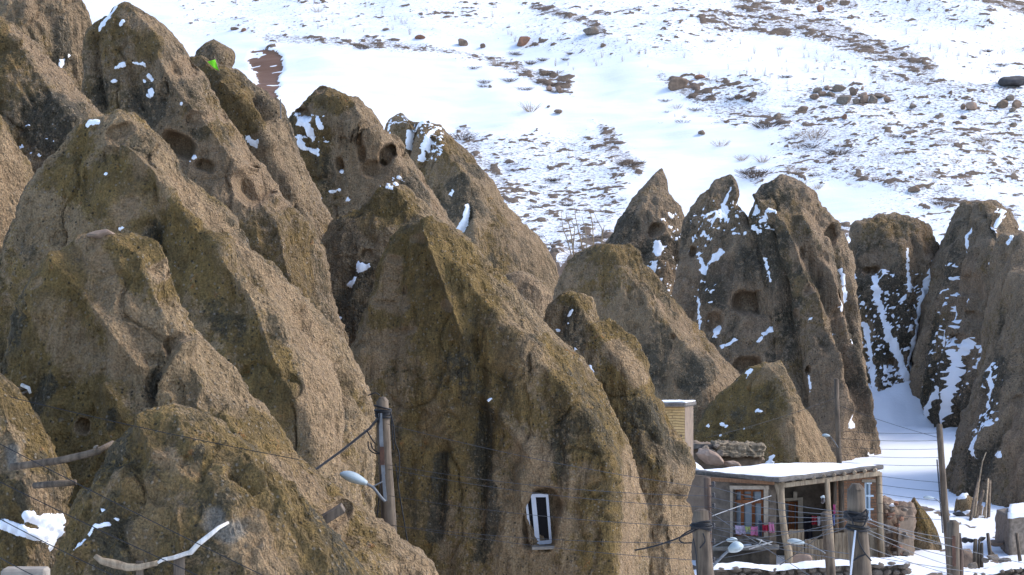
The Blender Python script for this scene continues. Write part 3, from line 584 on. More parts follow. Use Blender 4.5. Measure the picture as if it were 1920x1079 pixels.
M['stone'] = plain('grey_brown_stone', (.25,.20,.155), (.13,.105,.08), 9, .95, .8, dist=.03)
M['boulder'] = plain('boulder_stone', (.26,.185,.13), (.14,.10,.075), 4, .95, .9, dist=.05)
M['boulder_red'] = plain('red_boulder_stone', (.30,.15,.09), (.17,.10,.07), 4, .95, .9, dist=.05)
M['boulder_dark'] = plain('dark_boulder_stone', (.10,.092,.09), (.05,.046,.045), 4, .95, .9, dist=.05)
M['boulder_pink'] = plain('pink_boulder_stone', (.40,.29,.22), (.27,.19,.14), 4, .95, .9, dist=.05)
M['cable'] = plain('black_cable', (.02,.02,.022), None, 5, .6, 0)
M['cable_grey'] = plain('grey_cable', (.10,.10,.105), None, 5, .6, 0)
M['steel'] = plain('galvanised_steel', (.22,.225,.23), (.15,.155,.16), 9, .6, .1)
M['rust'] = plain('rusty_steel', (.16,.075,.045), (.07,.04,.03), 9, .8, .3)
M['lamp'] = plain('lamp_housing', (.44,.50,.51), (.36,.42,.43), 3, .5, 0)
M['lens'] = plain('lamp_lens', (.38,.42,.40), (.30,.33,.32), 5, .25, 0)
M['pvc'] = plain('white_window_frame', (.56,.58,.62), (.48,.50,.54), 3, .4, 0)
M['bluewhite'] = plain('pale_blue_frame', (.60,.72,.82), (.5,.62,.72), 5, .5, .1)
M['grass'] = plain('dry_stems', (.34,.24,.13), (.20,.13,.07), 2, .9, 0)
M['twig'] = plain('dark_twigs', (.12,.085,.06), (.07,.05,.038), 2, .9, 0)
M['porcelain'] = plain('insulator_glaze', (.05,.04,.04), (.03,.025,.025), 3, .25, 0)
def glass(name, c, rough=.08):
    m = NT(name, rough); m.b.inputs['Specular IOR Level'].default_value = .15; return m.out(c)
M['glass_dark'] = glass('dark_glass', (.012,.013,.016)); M['glass_curtain'] = glass('curtained_glass', (.17,.20,.22), .2)
M['glass_pale'] = glass('pale_glass', (.34,.42,.48), .15)
def brickwork(name, a, b, mortar, bw, bh):
    m = NT(name, .95); co = m.tc.outputs['Object']; mp = m.n.new('ShaderNodeMapping'); mp.inputs['Rotation'].default_value = (math.radians(90),0,0); m.link(co, mp.inputs[0])
    n = m.noise(co, 3, 4); n9 = m.noise(co, 14, 5, .7)
    br = m.n.new('ShaderNodeTexBrick'); br.inputs['Scale'].default_value = 1; br.inputs['Brick Width'].default_value = bw; br.inputs['Row Height'].default_value = bh
    br.inputs['Mortar Size'].default_value = bh*.13; br.inputs['Mortar Smooth'].default_value = .4
    wv = m.n.new('ShaderNodeVectorMath'); wv.operation = 'ADD'; sc = m.n.new('ShaderNodeVectorMath'); sc.operation = 'SCALE'; sc.inputs['Scale'].default_value = .09
    nn = m.n.new('ShaderNodeTexNoise'); nn.inputs['Scale'].default_value = 2.2; m.link(co, nn.inputs['Vector']); m.link(nn.outputs['Color'], sc.inputs[0])
    m.link(mp.outputs[0], wv.inputs[0]); m.link(sc.outputs[0], wv.inputs[1]); m.link(wv.outputs[0], br.inputs['Vector'])
    br.inputs['Color1'].default_value = (*a,1); br.inputs['Color2'].default_value = (*b,1); br.inputs['Mortar'].default_value = (*mortar,1)
    m.bump(m.math('ADD', m.math('MULTIPLY', br.outputs['Fac'], -1.5), n9), .8, .03)
    return m.out(m.mix(1.0, br.outputs['Color'], m.mix(n9, (.65,.65,.65), (1.3,1.3,1.3)), 'MULTIPLY'))
M['brick'] = brickwork('orange_brick', (.36,.19,.105), (.24,.13,.08), (.20,.155,.115), .24, .085)
M['brick_yellow'] = brickwork('straw_mud_brick', (.66,.45,.21), (.56,.38,.17), (.24,.16,.08), .9, .075)

def lump(name, c, r, mat, parent=None, rot=0., seed=0, sub=3, rough=.18, chop=9, tilt=0., base=False):
    """an angular stone: a chopped and roughened ball with half sizes r"""
    bm = bmesh.new(); bmesh.ops.create_icosphere(bm, subdivisions=sub, radius=1); q = random.Random(seed)
    v = np.array([x.co for x in bm.verts])
    for k in range(chop):
        n = np.array([q.gauss(0,1), q.gauss(0,1), q.gauss(0,1)]); n /= np.linalg.norm(n); d = q.uniform(.42,.8); h = v@n
        v = v - np.outer(np.clip(h-d, 0, None), n)*.93
    v *= 1 + rough*fbm(v*1.6+seed*3.1, 4, seed)[:,None]
    v *= np.array(r)
    for vv, k in zip(bm.verts, v): vv.co = k
    me = bpy.data.meshes.new(name); bm.to_mesh(me); bm.free(); me.materials.append(mat)
    me.transform(Matrix.Rotation(tilt, 4, 'Y'))
    me.polygons.foreach_set('use_smooth', [sub > 2]*len(me.polygons))
    if parent is not None: me.transform(Matrix.Translation(Vector(c)-org[parent]) @ Matrix.Rotation(rot, 4, 'Z')); return mesh_obj(name, me, parent)
    o = mesh_obj(name, me, None, c); o.rotation_euler.z = rot; return o
def px_wall(mb, x0, x1, top, bot, D0, D1, th=.25, hole=None):
    """upright wall between two pixel columns; top and bot give (y at x0, y at x1); hole = (xa, xb, ya, yb)"""
    def q(x, y): t = (x-x0)/(x1-x0); return P(x, y, D0+(D1-D0)*t)
    def ty(x): return top[0]+(top[1]-top[0])*(x-x0)/(x1-x0)
    def by(x): return bot[0]+(bot[1]-bot[0])*(x-x0)/(x1-x0)
    def pl(xa, xb, ya0, ya1, yb0, yb1): mb.plate([q(xa,yb0), q(xb,yb1), q(xb,ya1), q(xa,ya0)], th)
    if not hole: pl(x0, x1, ty(x0), ty(x1), by(x0), by(x1)); return mb
    a, b, c, d = hole
    pl(x0, a, ty(x0), ty(a), by(x0), by(a)); pl(b, x1, ty(b), ty(x1), by(b), by(x1)); pl(a, b, ty(a), ty(b), c, c); pl(a, b, d, d, by(a), by(b)); return mb
def bar(mb, x0, y0, x1, y1, wpx, D, th=.05, D1=None):
    """a straight timber seen at pixels (x0,y0)-(x1,y1), wpx wide"""
    D1 = D if D1 is None else D1; a, b = P(x0,y0,D), P(x1,y1,D1); d = (b-a); ln = d.length; d.normalize()
    n = d.cross(Vector((0,-1,0))).normalized(); k = wpx*D/F/2
    return mb.box((a+b)/2, d*ln/2, n*k, d.cross(n).normalized()*th/2)
def joinery(parent, mat, gmat, x0, x1, y0, y1, D0, D1, vs, hs, fw=4, name='window', th=.06, extra=()):
    """a window part with frame and panes as sub-parts; vs and hs are the inner bars in pixels"""
    def dd(x): return D0+(D1-D0)*(x-x0)/(x1-x0)
    m = MB(); px_wall(m, x0, x1, (y0,y0), (y1,y1), D0+.06, D1+.06, .02)
    wdw = m.build(name, gmat, parent)
    f = MB()
    for x in (x0+fw/2, x1-fw/2): bar(f, x, y0, x, y1, fw, dd(x), th)
    for y in (y0+fw/2, y1-fw/2): bar(f, x0+fw, y, x1-fw, y, fw, dd(x0), th, dd(x1))
    f.build('frame', mat, wdw)
    for x, ya, yb, w_ in vs: bar(MB0 := MB(), x, ya, x, yb, w_, dd(x)-.004, th); MB0.build('glazing_bar', mat, wdw)
    for y, xa, xb, w_ in hs: bar(MB0 := MB(), xa, y, xb, y, w_, dd(xa)-.012, th, dd(xb)-.012); MB0.build('glazing_bar', mat, wdw)
    return wdw
# ------------------------------------------------------------------ window cut into the big cone
hs_ = CONES['H2']; wd0 = surf('H2', 1000, 955) - .06
Dw = surf('H2', 1012, 975) - .14
win = MB(); c4 = [P(994,1022,Dw+.05), P(1034,1019,Dw-.04), P(1027,927,Dw-.04), P(984,927,Dw+.05)]
win.plate(c4, .03); wv = win.build('window', M['glass_dark'], hs_)
def lerp4(s, t): return (c4[0]*(1-s)+c4[1]*s)*(1-t) + (c4[3]*(1-s)+c4[2]*s)*t
def wbar(name, s0, t0, s1, t1, wd, ap):
    a, b = lerp4(s0,t0), lerp4(s1,t1); d = (b-a); n = d.normalized().cross(Vector((0,-1,0))).normalized()
    m = MB(); m.box((a+b)/2 + Vector((0,-ap,0)), d/2, n*wd/2, Vector((0,.03,0))); m.build(name, M['pvc'], wv)
wbar('frame_head', 0,.975, 1,.975, .07, .02); wbar('frame_sill', 0,.03, 1,.03, .08, .02)
wbar('frame_jamb', .04,0, .04,1, .05, .018); wbar('frame_jamb', .965,0, .965,1, .055, .018); wbar('mullion', .36,0, .36,1, .10, .024)
sl = MB(); sl.box(P(1034,1026,Dw-.22), Vector((.42,0,.02)), Vector((0,.2,0)), Vector((0,0,.035))); sl.build('window_ledge', M['concrete'], hs_, bevel=.01)

# ------------------------------------------------------------------ porch house
H = empty('porch_house', P(1460,1050,108.5), 'flat roofed mud house with timber porch and snow on its roof', 'house')
DL = lambda x: 110.5 - (x-1300)/160*2.4
DR = lambda x: 108.1 + (x-1460)/195*2.4
px_wall(MB0 := MB(), 1262, 1332, (889,893), (1085,1085), 110.9, DL(1332)+.05); MB0.build('wall', M['mud'], H)['label'] = 'pinkish mud end wall'
px_wall(MB0 := MB(), 1332.3, 1443, (893,902), (1085,1085), DL(1332), DL(1443), .3, (1376,1431,918,1006)); MB0.build('wall', M['mud_dark'], H)['label'] = 'grey mud front wall with the large brown window'
px_wall(MB0 := MB(), 1436, 1572, (900,898), (1085,1085), 111.3, 111.6, .25, (1467,1496,941,997)); MB0.build('wall', M['mud_dark'], H)['label'] = 'shaded back wall of the porch'
px_wall(MB0 := MB(), 1569, 1648, (889,884), (990,990), 110.4, 110.9, .25, (1621,1639,905,976)); MB0.build('wall', M['brick'], H)['label'] = 'orange brick wall at the right end'
px_wall(MB0 := MB(), 1569, 1660, (990.4,990.4), (1085,1085), 110.3, 110.8, .4); MB0.build('wall', M['stone'], H)['label'] = 'rubble footing'
px_wall(MB0 := MB(), 1300, 1655, (1076,1076), (1130,1130), 109.5, 110.5, .4); MB0.build('wall', M['stone'], H)
# return walls give the body depth
MB0 = MB(); MB0.plate([P(1646,1085,110.8), P(1640,1085,114.5), P(1640,872,114.5), P(1646,884,110.8)], .25); MB0.build('wall', M['brick'], H)
MB0 = MB(); px_wall(MB0, 1262, 1640, (880,872), (1085,1085), 114.6, 114.7, .2); MB0.build('wall', M['mud_dark'], H)
# plaster surround, window and door
sf = MB()
for a in ((1371.5,915,1371.5,1010,5),(1437,913,1437,1008,9)): bar(sf, a[0],a[1],a[2],a[3],a[4], DL(a[0])-.03, .05)
bar(sf, 1369, 914.5, 1441.5, 914.5, 7, DL(1369)-.035, .05, DL(1441)-.035); sf.build('window_surround', M['plaster'], H)
joinery(H, M['wood_brown'], M['glass_curtain'], 1376, 1431, 918, 1006, DL(1376)+.12, DL(1431)+.12, [(1392,918,1004,6),(1412.5,940,1004,6),(1410,918,940,4)], [(941,1378,1429,6),(928,1394,1410,2),(935,1394,1410,2)], 4)
joinery(H, M['wood_brown'], M['glass_curtain'], 1467, 1496, 941, 997, 111.4, 111.45, [(1481,943,995,5),(1487,943,995,6)], [], 3.5, 'door')
sf = MB(); bar(sf, 1501, 936, 1501, 1000, 9, 111.2, .06); bar(sf, 1465, 937.5, 1505.5, 935.5, 5, 111.19, .06); sf.build('door_surround', M['plaster'], H)
nb = MB(); nb.box(P(1491,929,111.15), Vector((.06,0,0)), Vector((0,.05,0)), Vector((0,0,.11))); nb.build('wall_lantern', M['plaster'], H, bevel=.02)
joinery(H, M['bluewhite'], M['glass_pale'], 1621, 1639, 905, 976, 110.75, 110.86, [(1630,905,976,3.5)], [(930,1622,1638,3.5),(955,1622,1638,3)], 3)
bar(MB0 := MB(), 1616, 902, 1643, 902, 5, 110.6, .1); MB0.build('lintel', M['plaster'], H)
# roof
rc = [P(1294,882,111.0), P(1460,897,107.5), P(1658,872,110.4), P(1500,871,113.8)]
rf = MB(); rf.hexa([p-Vector((0,0,.13)) for p in rc] + rc); roof = rf.build('roof', M['felt'], H, bevel=.03)
ctr = sum(rc, Vector())/4; n = 34; vs = []; fs = []
for i in range(n+1):
    for j in range(n+1):
        a, b = i/n, j/n; p = (rc[0]*(1-a)+rc[1]*a)*(1-b) + (rc[3]*(1-a)+rc[2]*a)*b; p = ctr + (p-ctr)*.965
        ed = min(a,1-a,b,1-b)*14; z = .055*min(1,ed) - .02 + .10*math.sin(math.pi*a)*math.sin(math.pi*b) + .05*float(fbm(np.array([[p.x*1.8,p.y*1.8,0]]),4,4)[0]); vs.append(p+Vector((0,0,z)))
for i in range(n):
    for j in range(n): fs.append((i*(n+1)+j, (i+1)*(n+1)+j, (i+1)*(n+1)+j+1, i*(n+1)+j+1))
so = MB().add(vs, fs).build('snow_cover', M['snow'], roof, smooth=True); so['kind'] = 'stuff'
bar(MB0 := MB(), 1333, 899, 1455, 906, 7, DL(1333)-.25, .12, 108.0); MB0.build('fascia_board', M['wood_orange'], roof, bevel=.008)
bar(MB0 := MB(), 1463, 911, 1648, 888, 9, 107.95, .14, 110.1); MB0.build('porch_beam', M['wood_pale'], roof, bevel=.01)
for k, x in enumerate(np.linspace(1468, 1640, 10)):
    t = (x-1463)/185; y = 903.5 - 22.5*t; Dj = 107.85 + 2.15*t; a = P(x, y, Dj-.12)
    MB0 = MB(); MB0.tube([a, a+Vector((.35,2.2,0))], .055, 8); MB0.build('joist', M['wood_pale'], roof)
# posts
def post(pts, r, mat='wood_pale', jit=.12): return MB().tube(pts, r, 10, jit=jit).build('post', M[mat], H, smooth=True)
post([P(1461,905,108),P(1464,930,108),P(1467,965,108),P(1471,1000,108),P(1478,1035,108),P(1481,1085,108)], [.16,.11,.10,.11,.12,.13])
post([P(1550,898,108.9),P(1553,950,108.9),P(1558,1000,108.9),P(1562,1085,108.9)], [.085,.08,.085,.10])
post([P(1565,898,109.6),P(1566,950,109.6),P(1568,1005,109.6)], [.055,.05,.055], 'wood_grey')
post([P(1577,895,110.0),P(1578,950,110.0),P(1578,1000,110.0)], [.09,.085,.085], 'wood_grey')
post([P(1648,886,110.2),P(1650,960,110.2),P(1653,1080,110.2)], [.10,.10,.11])
# board railing
rail = bpy.data.objects.new('railing', None); col.objects.link(rail); rail.parent = H; org[rail] = org[H]
x = 1484.0
def planks(x0, x1, y0, y1, yb, wpx, off=0.):
    x = x0
    while x < x1-2:
        w_ = wpx*rnd.uniform(.8,1.2); w_ = min(w_, x1-x); t = (x-x0)/(x1-x0); yt = y0+(y1-y0)*t + rnd.uniform(-2,2)
        bar(MB0 := MB(), x+w_/2, yt, x+w_/2, yb, w_-.7, DR(x)+off+rnd.uniform(-.015,.015), .03); MB0.build('plank', M['wood_pale'], rail); x += w_
planks(1472, 1508, 995, 993, 1075, 7); planks(1509, 1549, 1013, 1010, 1075, 6.5); planks(1565, 1645, 999, 993, 1075, 7.5)
lump('plaster_block', P(1502,1056,108.2), (.42,.25,.32), M['boulder_pink'], H, seed=3, rough=.1)
# ledge under the big window
lg = MB(); lg.hexa([P(1336,1034,109.0),P(1461,1031,107.6),P(1461,1031,108.4),P(1336,1034,109.9)]+[P(1336,1026,109.0),P(1461,1021,107.6),P(1461,1021,108.4),P(1336,1026,109.9)])
lg.build('ledge', M['concrete'], H, bevel=.03)
lump('snow_cover', P(1400,1022,108.9), (.3,.12,.04), M['snow'], H, seed=9, sub=2)['kind'] = 'stuff'
for k, (a, b, c_, d) in enumerate(((1395,1027,1440,1019),(1418,1010,1455,1026),(1424,1020,1428,1013),(1405,1030,1448,1016))):
    tag(MB().tube([P(a,b,108.0-.03*k), P(c_,d,107.8-.03*k)], .022, 6).build('pole_stick', M['wood_white'], None), ['pale stick lying flat on the ledge under the brown window','forked pale stick slanting down the ledge to the corner post','stub of pale stick between the longer ones on the ledge','second pale stick crossing the ledge under the brown window'][k], 'stick', 'sticks on the house ledge')

# laundry
def cloth(label, x0, x1, y0, y1, D, c, c2=None, skew=0, name='laundry_cloth', group='washing hung at the house'):
    n = 12; m_ = 8; vs = []; fs = []; ph = rnd.random()*6
    for i in range(m_+1):
        for j in range(n+1):
            s, t = j/n, i/m_; x = x0+(x1-x0)*s + skew*t; y = y0+(y1-y0)*t + 1.2*math.sin(s*math.pi)*(1-t) + .8*math.sin(s*9+ph)*t
            vs.append(P(x, y, D + .035*math.sin(s*11+ph)*(.3+t)))
    for i in range(m_):
        for j in range(n): a = i*(n+1)+j; fs.append((a, a+1, a+n+2, a+n+1))
    o = MB().add(vs, fs).build(name, plain(name+'_fabric', c, c2 or tuple(k*.8 for k in c), 6, .9, .2), None, smooth=True)
    md = o.modifiers.new('thick', 'SOLIDIFY'); md.thickness = .012
    return tag(o, label, 'laundry', group)
tag(MB().tube([P(1374,984,108.7),P(1410,987,108.4),P(1452,979,107.9)], .008, 5).build('washing_line', M['cable_grey']), 'thin washing line stretched in front of the big brown window', 'washing line')
cloth('lilac cloth at the left end of the window washing line', 1378, 1396, 985, 1002, 108.58, (.42,.34,.44), skew=2)
cloth('lime green cloth pegged between lilac and pink washing', 1397, 1407, 987, 997, 108.5, (.34,.38,.14), skew=2)
cloth('bright pink cloth in the middle of the window washing line', 1408, 1421, 987, 1004, 108.42, (.50,.17,.30))
cloth('dark navy garment hanging between pink and crimson washing', 1422, 1429, 976, 1006, 108.3, (.05,.06,.09))
cloth('crimson cloth next to the last pink one on the line', 1430, 1440, 984, 998, 108.15, (.30,.015,.04))
cloth('pink cloth at the right end of the window washing line', 1441, 1450, 979, 999, 107.98, (.48,.17,.28), skew=2)
cloth('large black cloth hung on the porch back wall', 1507, 1523, 966, 1030, 110.6, (.012,.010,.014))
cloth('red garment hung in the porch beside the black cloth', 1522, 1532, 967, 984, 110.5, (.34,.03,.045))
cloth('small white cloth hung in the porch next to the red one', 1533, 1538, 968, 986, 110.45, (.6,.58,.6))
cloth('magenta scrap of cloth high between the two thin porch posts', 1562, 1566, 946, 964, 109.3, (.45,.08,.22))
cloth('blue scrap of cloth hanging below the magenta one', 1561, 1565, 966, 986, 109.3, (.08,.12,.3))

# ------------------------------------------------------------------ terrace, parapet and the straw brick hut behind
def lumpy_block(name, c8, mat, n=26, amp=.08, sc=1.6, parent=None, seed=1):
    bm = bmesh.new(); vs = [bm.verts.new(p) for p in c8]
    for f in [(0,3,2,1),(4,5,6,7),(0,1,5,4),(1,2,6,5),(2,3,7,6),(3,0,4,7)]: bm.faces.new([vs[i] for i in f])
    bmesh.ops.subdivide_edges(bm, edges=bm.edges[:], cuts=n, use_grid_fill=True)
    bmesh.ops.recalc_face_normals(bm, faces=bm.faces); bm.normal_update()
    co = np.array([v.co for v in bm.verts]); no = np.array([v.normal for v in bm.verts])
    co = co + no*(amp*(fbm(co*sc+seed*7, 4, seed, .55)+.3*ridged(co*sc*2.2+seed, 2, seed+4)))[:,None]
    m = MB(); m.v = [tuple(x) for x in co]; bm.verts.index_update(); m.f = [tuple(v.index for v in f.verts) for f in bm.faces]; bm.free()
    return m.build(name, mat, parent, smooth=True)
def blk(x0, x1, yt0, yt1, yb, D0, D1, depth):
    a, b = P(x0,yb,D0), P(x1,yb,D1); t0, t1 = P(x0,yt0,D0), P(x1,yt1,D1); d = Vector((0,depth,0)); return [a, b, b+d, a+d, t0, t1, t1+d, t0+d]
tag(lumpy_block('earth_terrace', blk(1225,1450,884,880,1090,113.2,115.4,4.5), M['mud'], 22, .15, .8), 'earth terrace on which the parapet stands behind the porch house', 'terrace')
pr = tag(lumpy_block('mud_parapet', blk(1286,1428,835,838,884,114.6,115.6,.7), M['mud'], 28, .22, 2.2, seed=2), 'low mud parapet with a ragged grey thatch coping behind the house roof', 'parapet')
lumpy_block('coping', blk(1340,1432,832,836,856,114.35,115.3,1.1), plain('grey_thatch', (.27,.215,.15), (.12,.095,.065), 9, .95, 1., (1,1,.3), .05), 34, .15, 5.5, pr, 3)
lumpy_block('coping', blk(1284,1341,832,833,842,114.4,114.5,1.0), M['felt'], 12, .08, 2.0, pr, 4)
for k, (x, y, rx, ry) in enumerate(((1322,840,9,6),(1334,848,8,7),(1344,838,9,5),(1350,850,8,8),(1330,858,8,6))): lump('stone', P(x,y,114.3), (rx*.0165,.15,ry*.0165), M['stone'], pr, seed=k, sub=2)
tag(lump('boulder', P(1328,857,113.4), (.55,.35,.25), M['boulder_pink'], seed=41, tilt=.62, rough=.22, sub=4), 'long pink boulder leaning against the mud parapet', 'boulder')
tag(lump('boulder', P(1373,872,113.6), (.42,.3,.16), M['boulder_pink'], seed=42, tilt=.3, rough=.25, sub=4), 'flat pink slab of rock at the foot of the mud parapet', 'boulder')
tag(lump('snow_heap', P(1303,876,113.1), (.40,.3,.13), M['snow'], seed=43, tilt=.5, rough=.3, chop=4, sub=4), 'snow heap wedged between the spur and the long pink boulder', 'snow heap')
tag(lump('snow_heap', P(1442,871,116.5), (.22,.2,.09), M['snow'], seed=44, tilt=-.6, rough=.35, chop=5, sub=4), 'small tongue of snow at the foot of the mossy cone behind the roof', 'snow heap')
hut = empty('straw_brick_hut', P(1262,840,98), 'straw coloured mud brick hut with a snowy parapet, half hidden behind the spur', 'hut')
m0 = MB(); px_wall(m0, 1180, 1284, (760,762), (900,900), 97.6, 97.6, .3, (1271,1279,815,842)); m0.build('wall', M['brick_yellow'], hut)
m0 = MB(); m0.plate([P(1284.3,900,97.6), P(1300,900,99.3), P(1300,757,99.3), P(1284.3,762,97.6)], .3); m0.build('wall', M['mud'], hut)
joinery(hut, M['steel'], M['glass_dark'], 1271, 1279, 815, 842, 97.7, 97.7, [(1275,816,841,1.5)], [], 1.5)
m0 = MB(); m0.hexa([P(1178,764,97.3),P(1286,763,97.3),P(1306,760,99.6),P(1190,760,99.6)]+[P(1178,756,97.3),P(1286,755,97.3),P(1306,752,99.6),P(1190,752,99.6)]); cp = m0.build('parapet', M['felt'], hut, bevel=.03)
m0 = lumpy_block('snow_cover', [P(1178,756,97.35),P(1285,755,97.35),P(1304,752.5,99.5),P(1190,752.5,99.5)]+[p+Vector((0,0,.03)) for p in (P(1178,756,97.35),P(1285,755,97.35),P(1304,752.5,99.5),P(1190,752.5,99.5))], M['snow'], 16, .03, 3, cp); m0['kind'] = 'stuff'
# ------------------------------------------------------------------ dry stone walls, ruin, logs
def stone_wall(label, x0, x1, yt, D0, D1, rows, spx, seed, depth=.6):
    q = random.Random(seed)
    def top(x): return np.interp(x, [a for a,_ in yt], [b for _,b in yt])
    def dd(x): return D0+(D1-D0)*(x-x0)/(x1-x0)
    w_ = tag(lumpy_block('dry_stone_wall', blk(x0+3,x1-3,top(x0)+4,top(x1)+4,top(x0)+rows*spx*.8,D0+.08,D1+.08,depth), M['stone'], 10, .05, 2, seed=seed), label, 'stone wall')
    protos = []
    for k in range(6):
        o = lump('stone', Vector((0,0,0)), (1,1,1), M['stone'], None, seed=seed*10+k, sub=2, rough=.22, chop=6); protos.append(o.data); bpy.data.objects.remove(o)
    for r in range(rows):
        x = x0 + q.uniform(0, spx*.4)
        while x < x1:
            wd_ = spx*q.uniform(.8,1.5); hh = spx*.74; y = top(x) + 3 + hh*(r+.5)
            p = P(x+wd_/2, y+q.uniform(-1.5,1.5), dd(x)); k = dd(x)/F
            o = mesh_obj('stone', q.choice(protos), w_); o.location = p - org[w_]; o.scale = (wd_*k*.56, .17, hh*k*.6); o.rotation_euler = (q.uniform(-.2,.2), q.uniform(-.15,.15), q.uniform(-.3,.3)); x += wd_
    n = 60; vs = []; fs = []
    for i in range(n+1):
        x = x0+(x1-x0)*i/n
        for j in range(7):
            t = j/6; b = P(x, top(x)+2, dd(x)) + Vector((0, -.16 + t*(depth+.3), 0)); h = .10*math.sin(math.pi*min(1,max(0,t*1.02)))**.5 + .07*float(fbm(np.array([[b.x*2.2, b.y*2.2, seed]]), 3, seed)[0]) - .05*(j == 0)
            vs.append(b + Vector((0,0,h-.02)))
    for i in range(n):
        for j in range(6): a = i*7+j; fs.append((a, a+7, a+8, a+1))
    MB().add(vs, fs).build('snow_cover', M['snow'], w_, smooth=True)['kind'] = 'stuff'
stone_wall('dry stone wall with snow on top in front of the porch house', 1336, 1604, [(1336,1062),(1380,1058),(1455,1064),(1540,1056),(1604,1054)], 106, 106.3, 5, 17, 2)
stone_wall('short dry stone wall end with snow cap right of the near pole', 1612, 1702, [(1612,1052),(1702,1050)], 106.3, 106.5, 5, 17, 3)
stone_wall('rough dry stone wall crossing the bottom right corner', 1790, 1960, [(1790,1076),(1850,1070),(1920,1056),(1960,1050)], 103, 104, 5, 15, 4)
rw = tag(lumpy_block('ruined_wall', blk(1656,1712,944,950,1075,111.2,112.0,.9), M['boulder'], 22, .28, 1.5, seed=5), 'crumbling ruined wall between the porch house and the brown rock slab', 'ruin')
lumpy_block('plaster_panel', blk(1684,1713,972,968,1060,110.9,111.3,.25), M['mud'], 10, .05, 2, rw, 6)
for k in range(22):
    x = rnd.uniform(1660,1700); y = rnd.uniform(942,1050); lump('stone', P(x,y,111.0), (rnd.uniform(.08,.17),.14,rnd.uniform(.06,.12)), M['boulder_red' if k%3==0 else 'stone'], rw, seed=k+60, sub=2, rot=rnd.random())
lump('snow_cover', P(1667,947,111.5), (.3,.3,.06), M['snow'], rw, seed=3, sub=2)['kind'] = 'stuff'
cone('slab', 'upright brown rock slab between the ruined wall and the leaning pole', 113, [(1712,934),(1707,944),(1704,980),(1703,1030),(1700,1085)], [(1716,935),(1726,948),(1742,968),(1756,994),(1764,1024),(1770,1060),(1774,1085)], crest=[(1714,934),(1735,990),(1750,1085)], amp=.5, step=2.6, name='rock_slab', cat='rock', group=None, och=[([(1725,960),(1745,1000)],20)])
cone('block', 'grey rounded block at the foot of the dark rock wall beside the logs', 122, [(1805,926),(1792,936),(1788,960),(1786,990)], [(1812,926),(1824,934),(1828,960),(1830,990)], amp=.5, step=2.6, name='boulder', cat='boulder', group=None, snow=[([(1800,930),(1818,920)],9),([(1795,965),(1815,960)],6)])
LOGS = [((1836,898),(1826,940),(1815,1004),.055,'wood_grey','leftmost log of the leaning stack, slanting right'), ((1843,921),(1833,960),(1821,1004),.075,'wood_grey','thickest log of the leaning stack, with a pale cut top'),
        ((1841,950),(1836,980),(1831,1004),.05,'wood_grey','short log in the middle of the leaning stack'), ((1846,952),(1842,980),(1840,1005),.04,'wood_grey','short thin log right of the middle of the stack'),
        ((1844,965),(1847,990),(1846,1006),.03,'wood_dark','thin dark stick tucked in the leaning stack'), ((1856,902),(1854,960),(1851,1010),.06,'wood_grey','tall straight log at the right of the stack'),
        ((1853,898),(1849,950),(1845,1006),.035,'wood_pale','slender pale pole leaning between the right hand logs')]
for a, b, c_, r, mt, lb in LOGS: tag(MB().tube([P(*a,121.5),P(*b,120.6),P(*c_,118.8)], [r*.85,r,r*1.08], 9, jit=.1).build('log', M[mt], None, smooth=True), lb, 'log', 'logs leaning on the rock wall')
tag(MB().tube([P(1849,848,121.5),P(1842,866,121.5),P(1836,900,121.4),P(1832,930,121),P(1824,1000,119.4)], [.014,.022,.03,.04,.045], 7).build('branch', M['wood_pale'], None, smooth=True), 'long curved bare branch rising above the log stack', 'branch')
for k, (a, b, r, lb) in enumerate((((1829,1011),(1828,1064),.07,'thick grey fence stake below the log stack'), ((1836,1014),(1835,1066),.045,'second fence stake below the log stack'), ((1841,1018),(1841,1064),.05,'third short fence stake below the log stack'),
      ((1852,1000),(1858,1050),.06,'fence stake leaning right above the fallen rail'), ((1858,1034),(1882,1060),.04,'fallen fence rail lying across the snow'), ((1906,1000),(1913,1054),.055,'forked stake by the hut at the right edge'), ((1802,1034),(1801,1062),.02,'thin stake beside the near pole at the right'))):
    tag(MB().tube([P(*a,107.5),P((a[0]+b[0])/2,(a[1]+b[1])/2,107.4),P(*b,107.3)], [r*.8,r,r*1.1], 8, jit=.15).build('fence_stake', M['wood_grey'], None, smooth=True), lb, 'stake', 'stakes and rails below the logs')
he = empty('stone_hut', P(1930,1050,111), 'stone hut corner with a snowy roof at the right picture edge', 'hut')
lumpy_block('wall', blk(1893,2010,968,955,1070,111,112,3), M['stone'], 20, .09, 2.2, he, 8)
lumpy_block('snow_cover', [P(1890,972,110.8),P(2012,962,111.8),P(2012,940,115),P(1894,956,115)]+[p+Vector((0,0,.16)) for p in (P(1890,972,110.8),P(2012,962,111.8),P(2012,940,115),P(1894,956,115))], M['snow'], 16, .05, 1.5, he, 9)['kind'] = 'stuff'
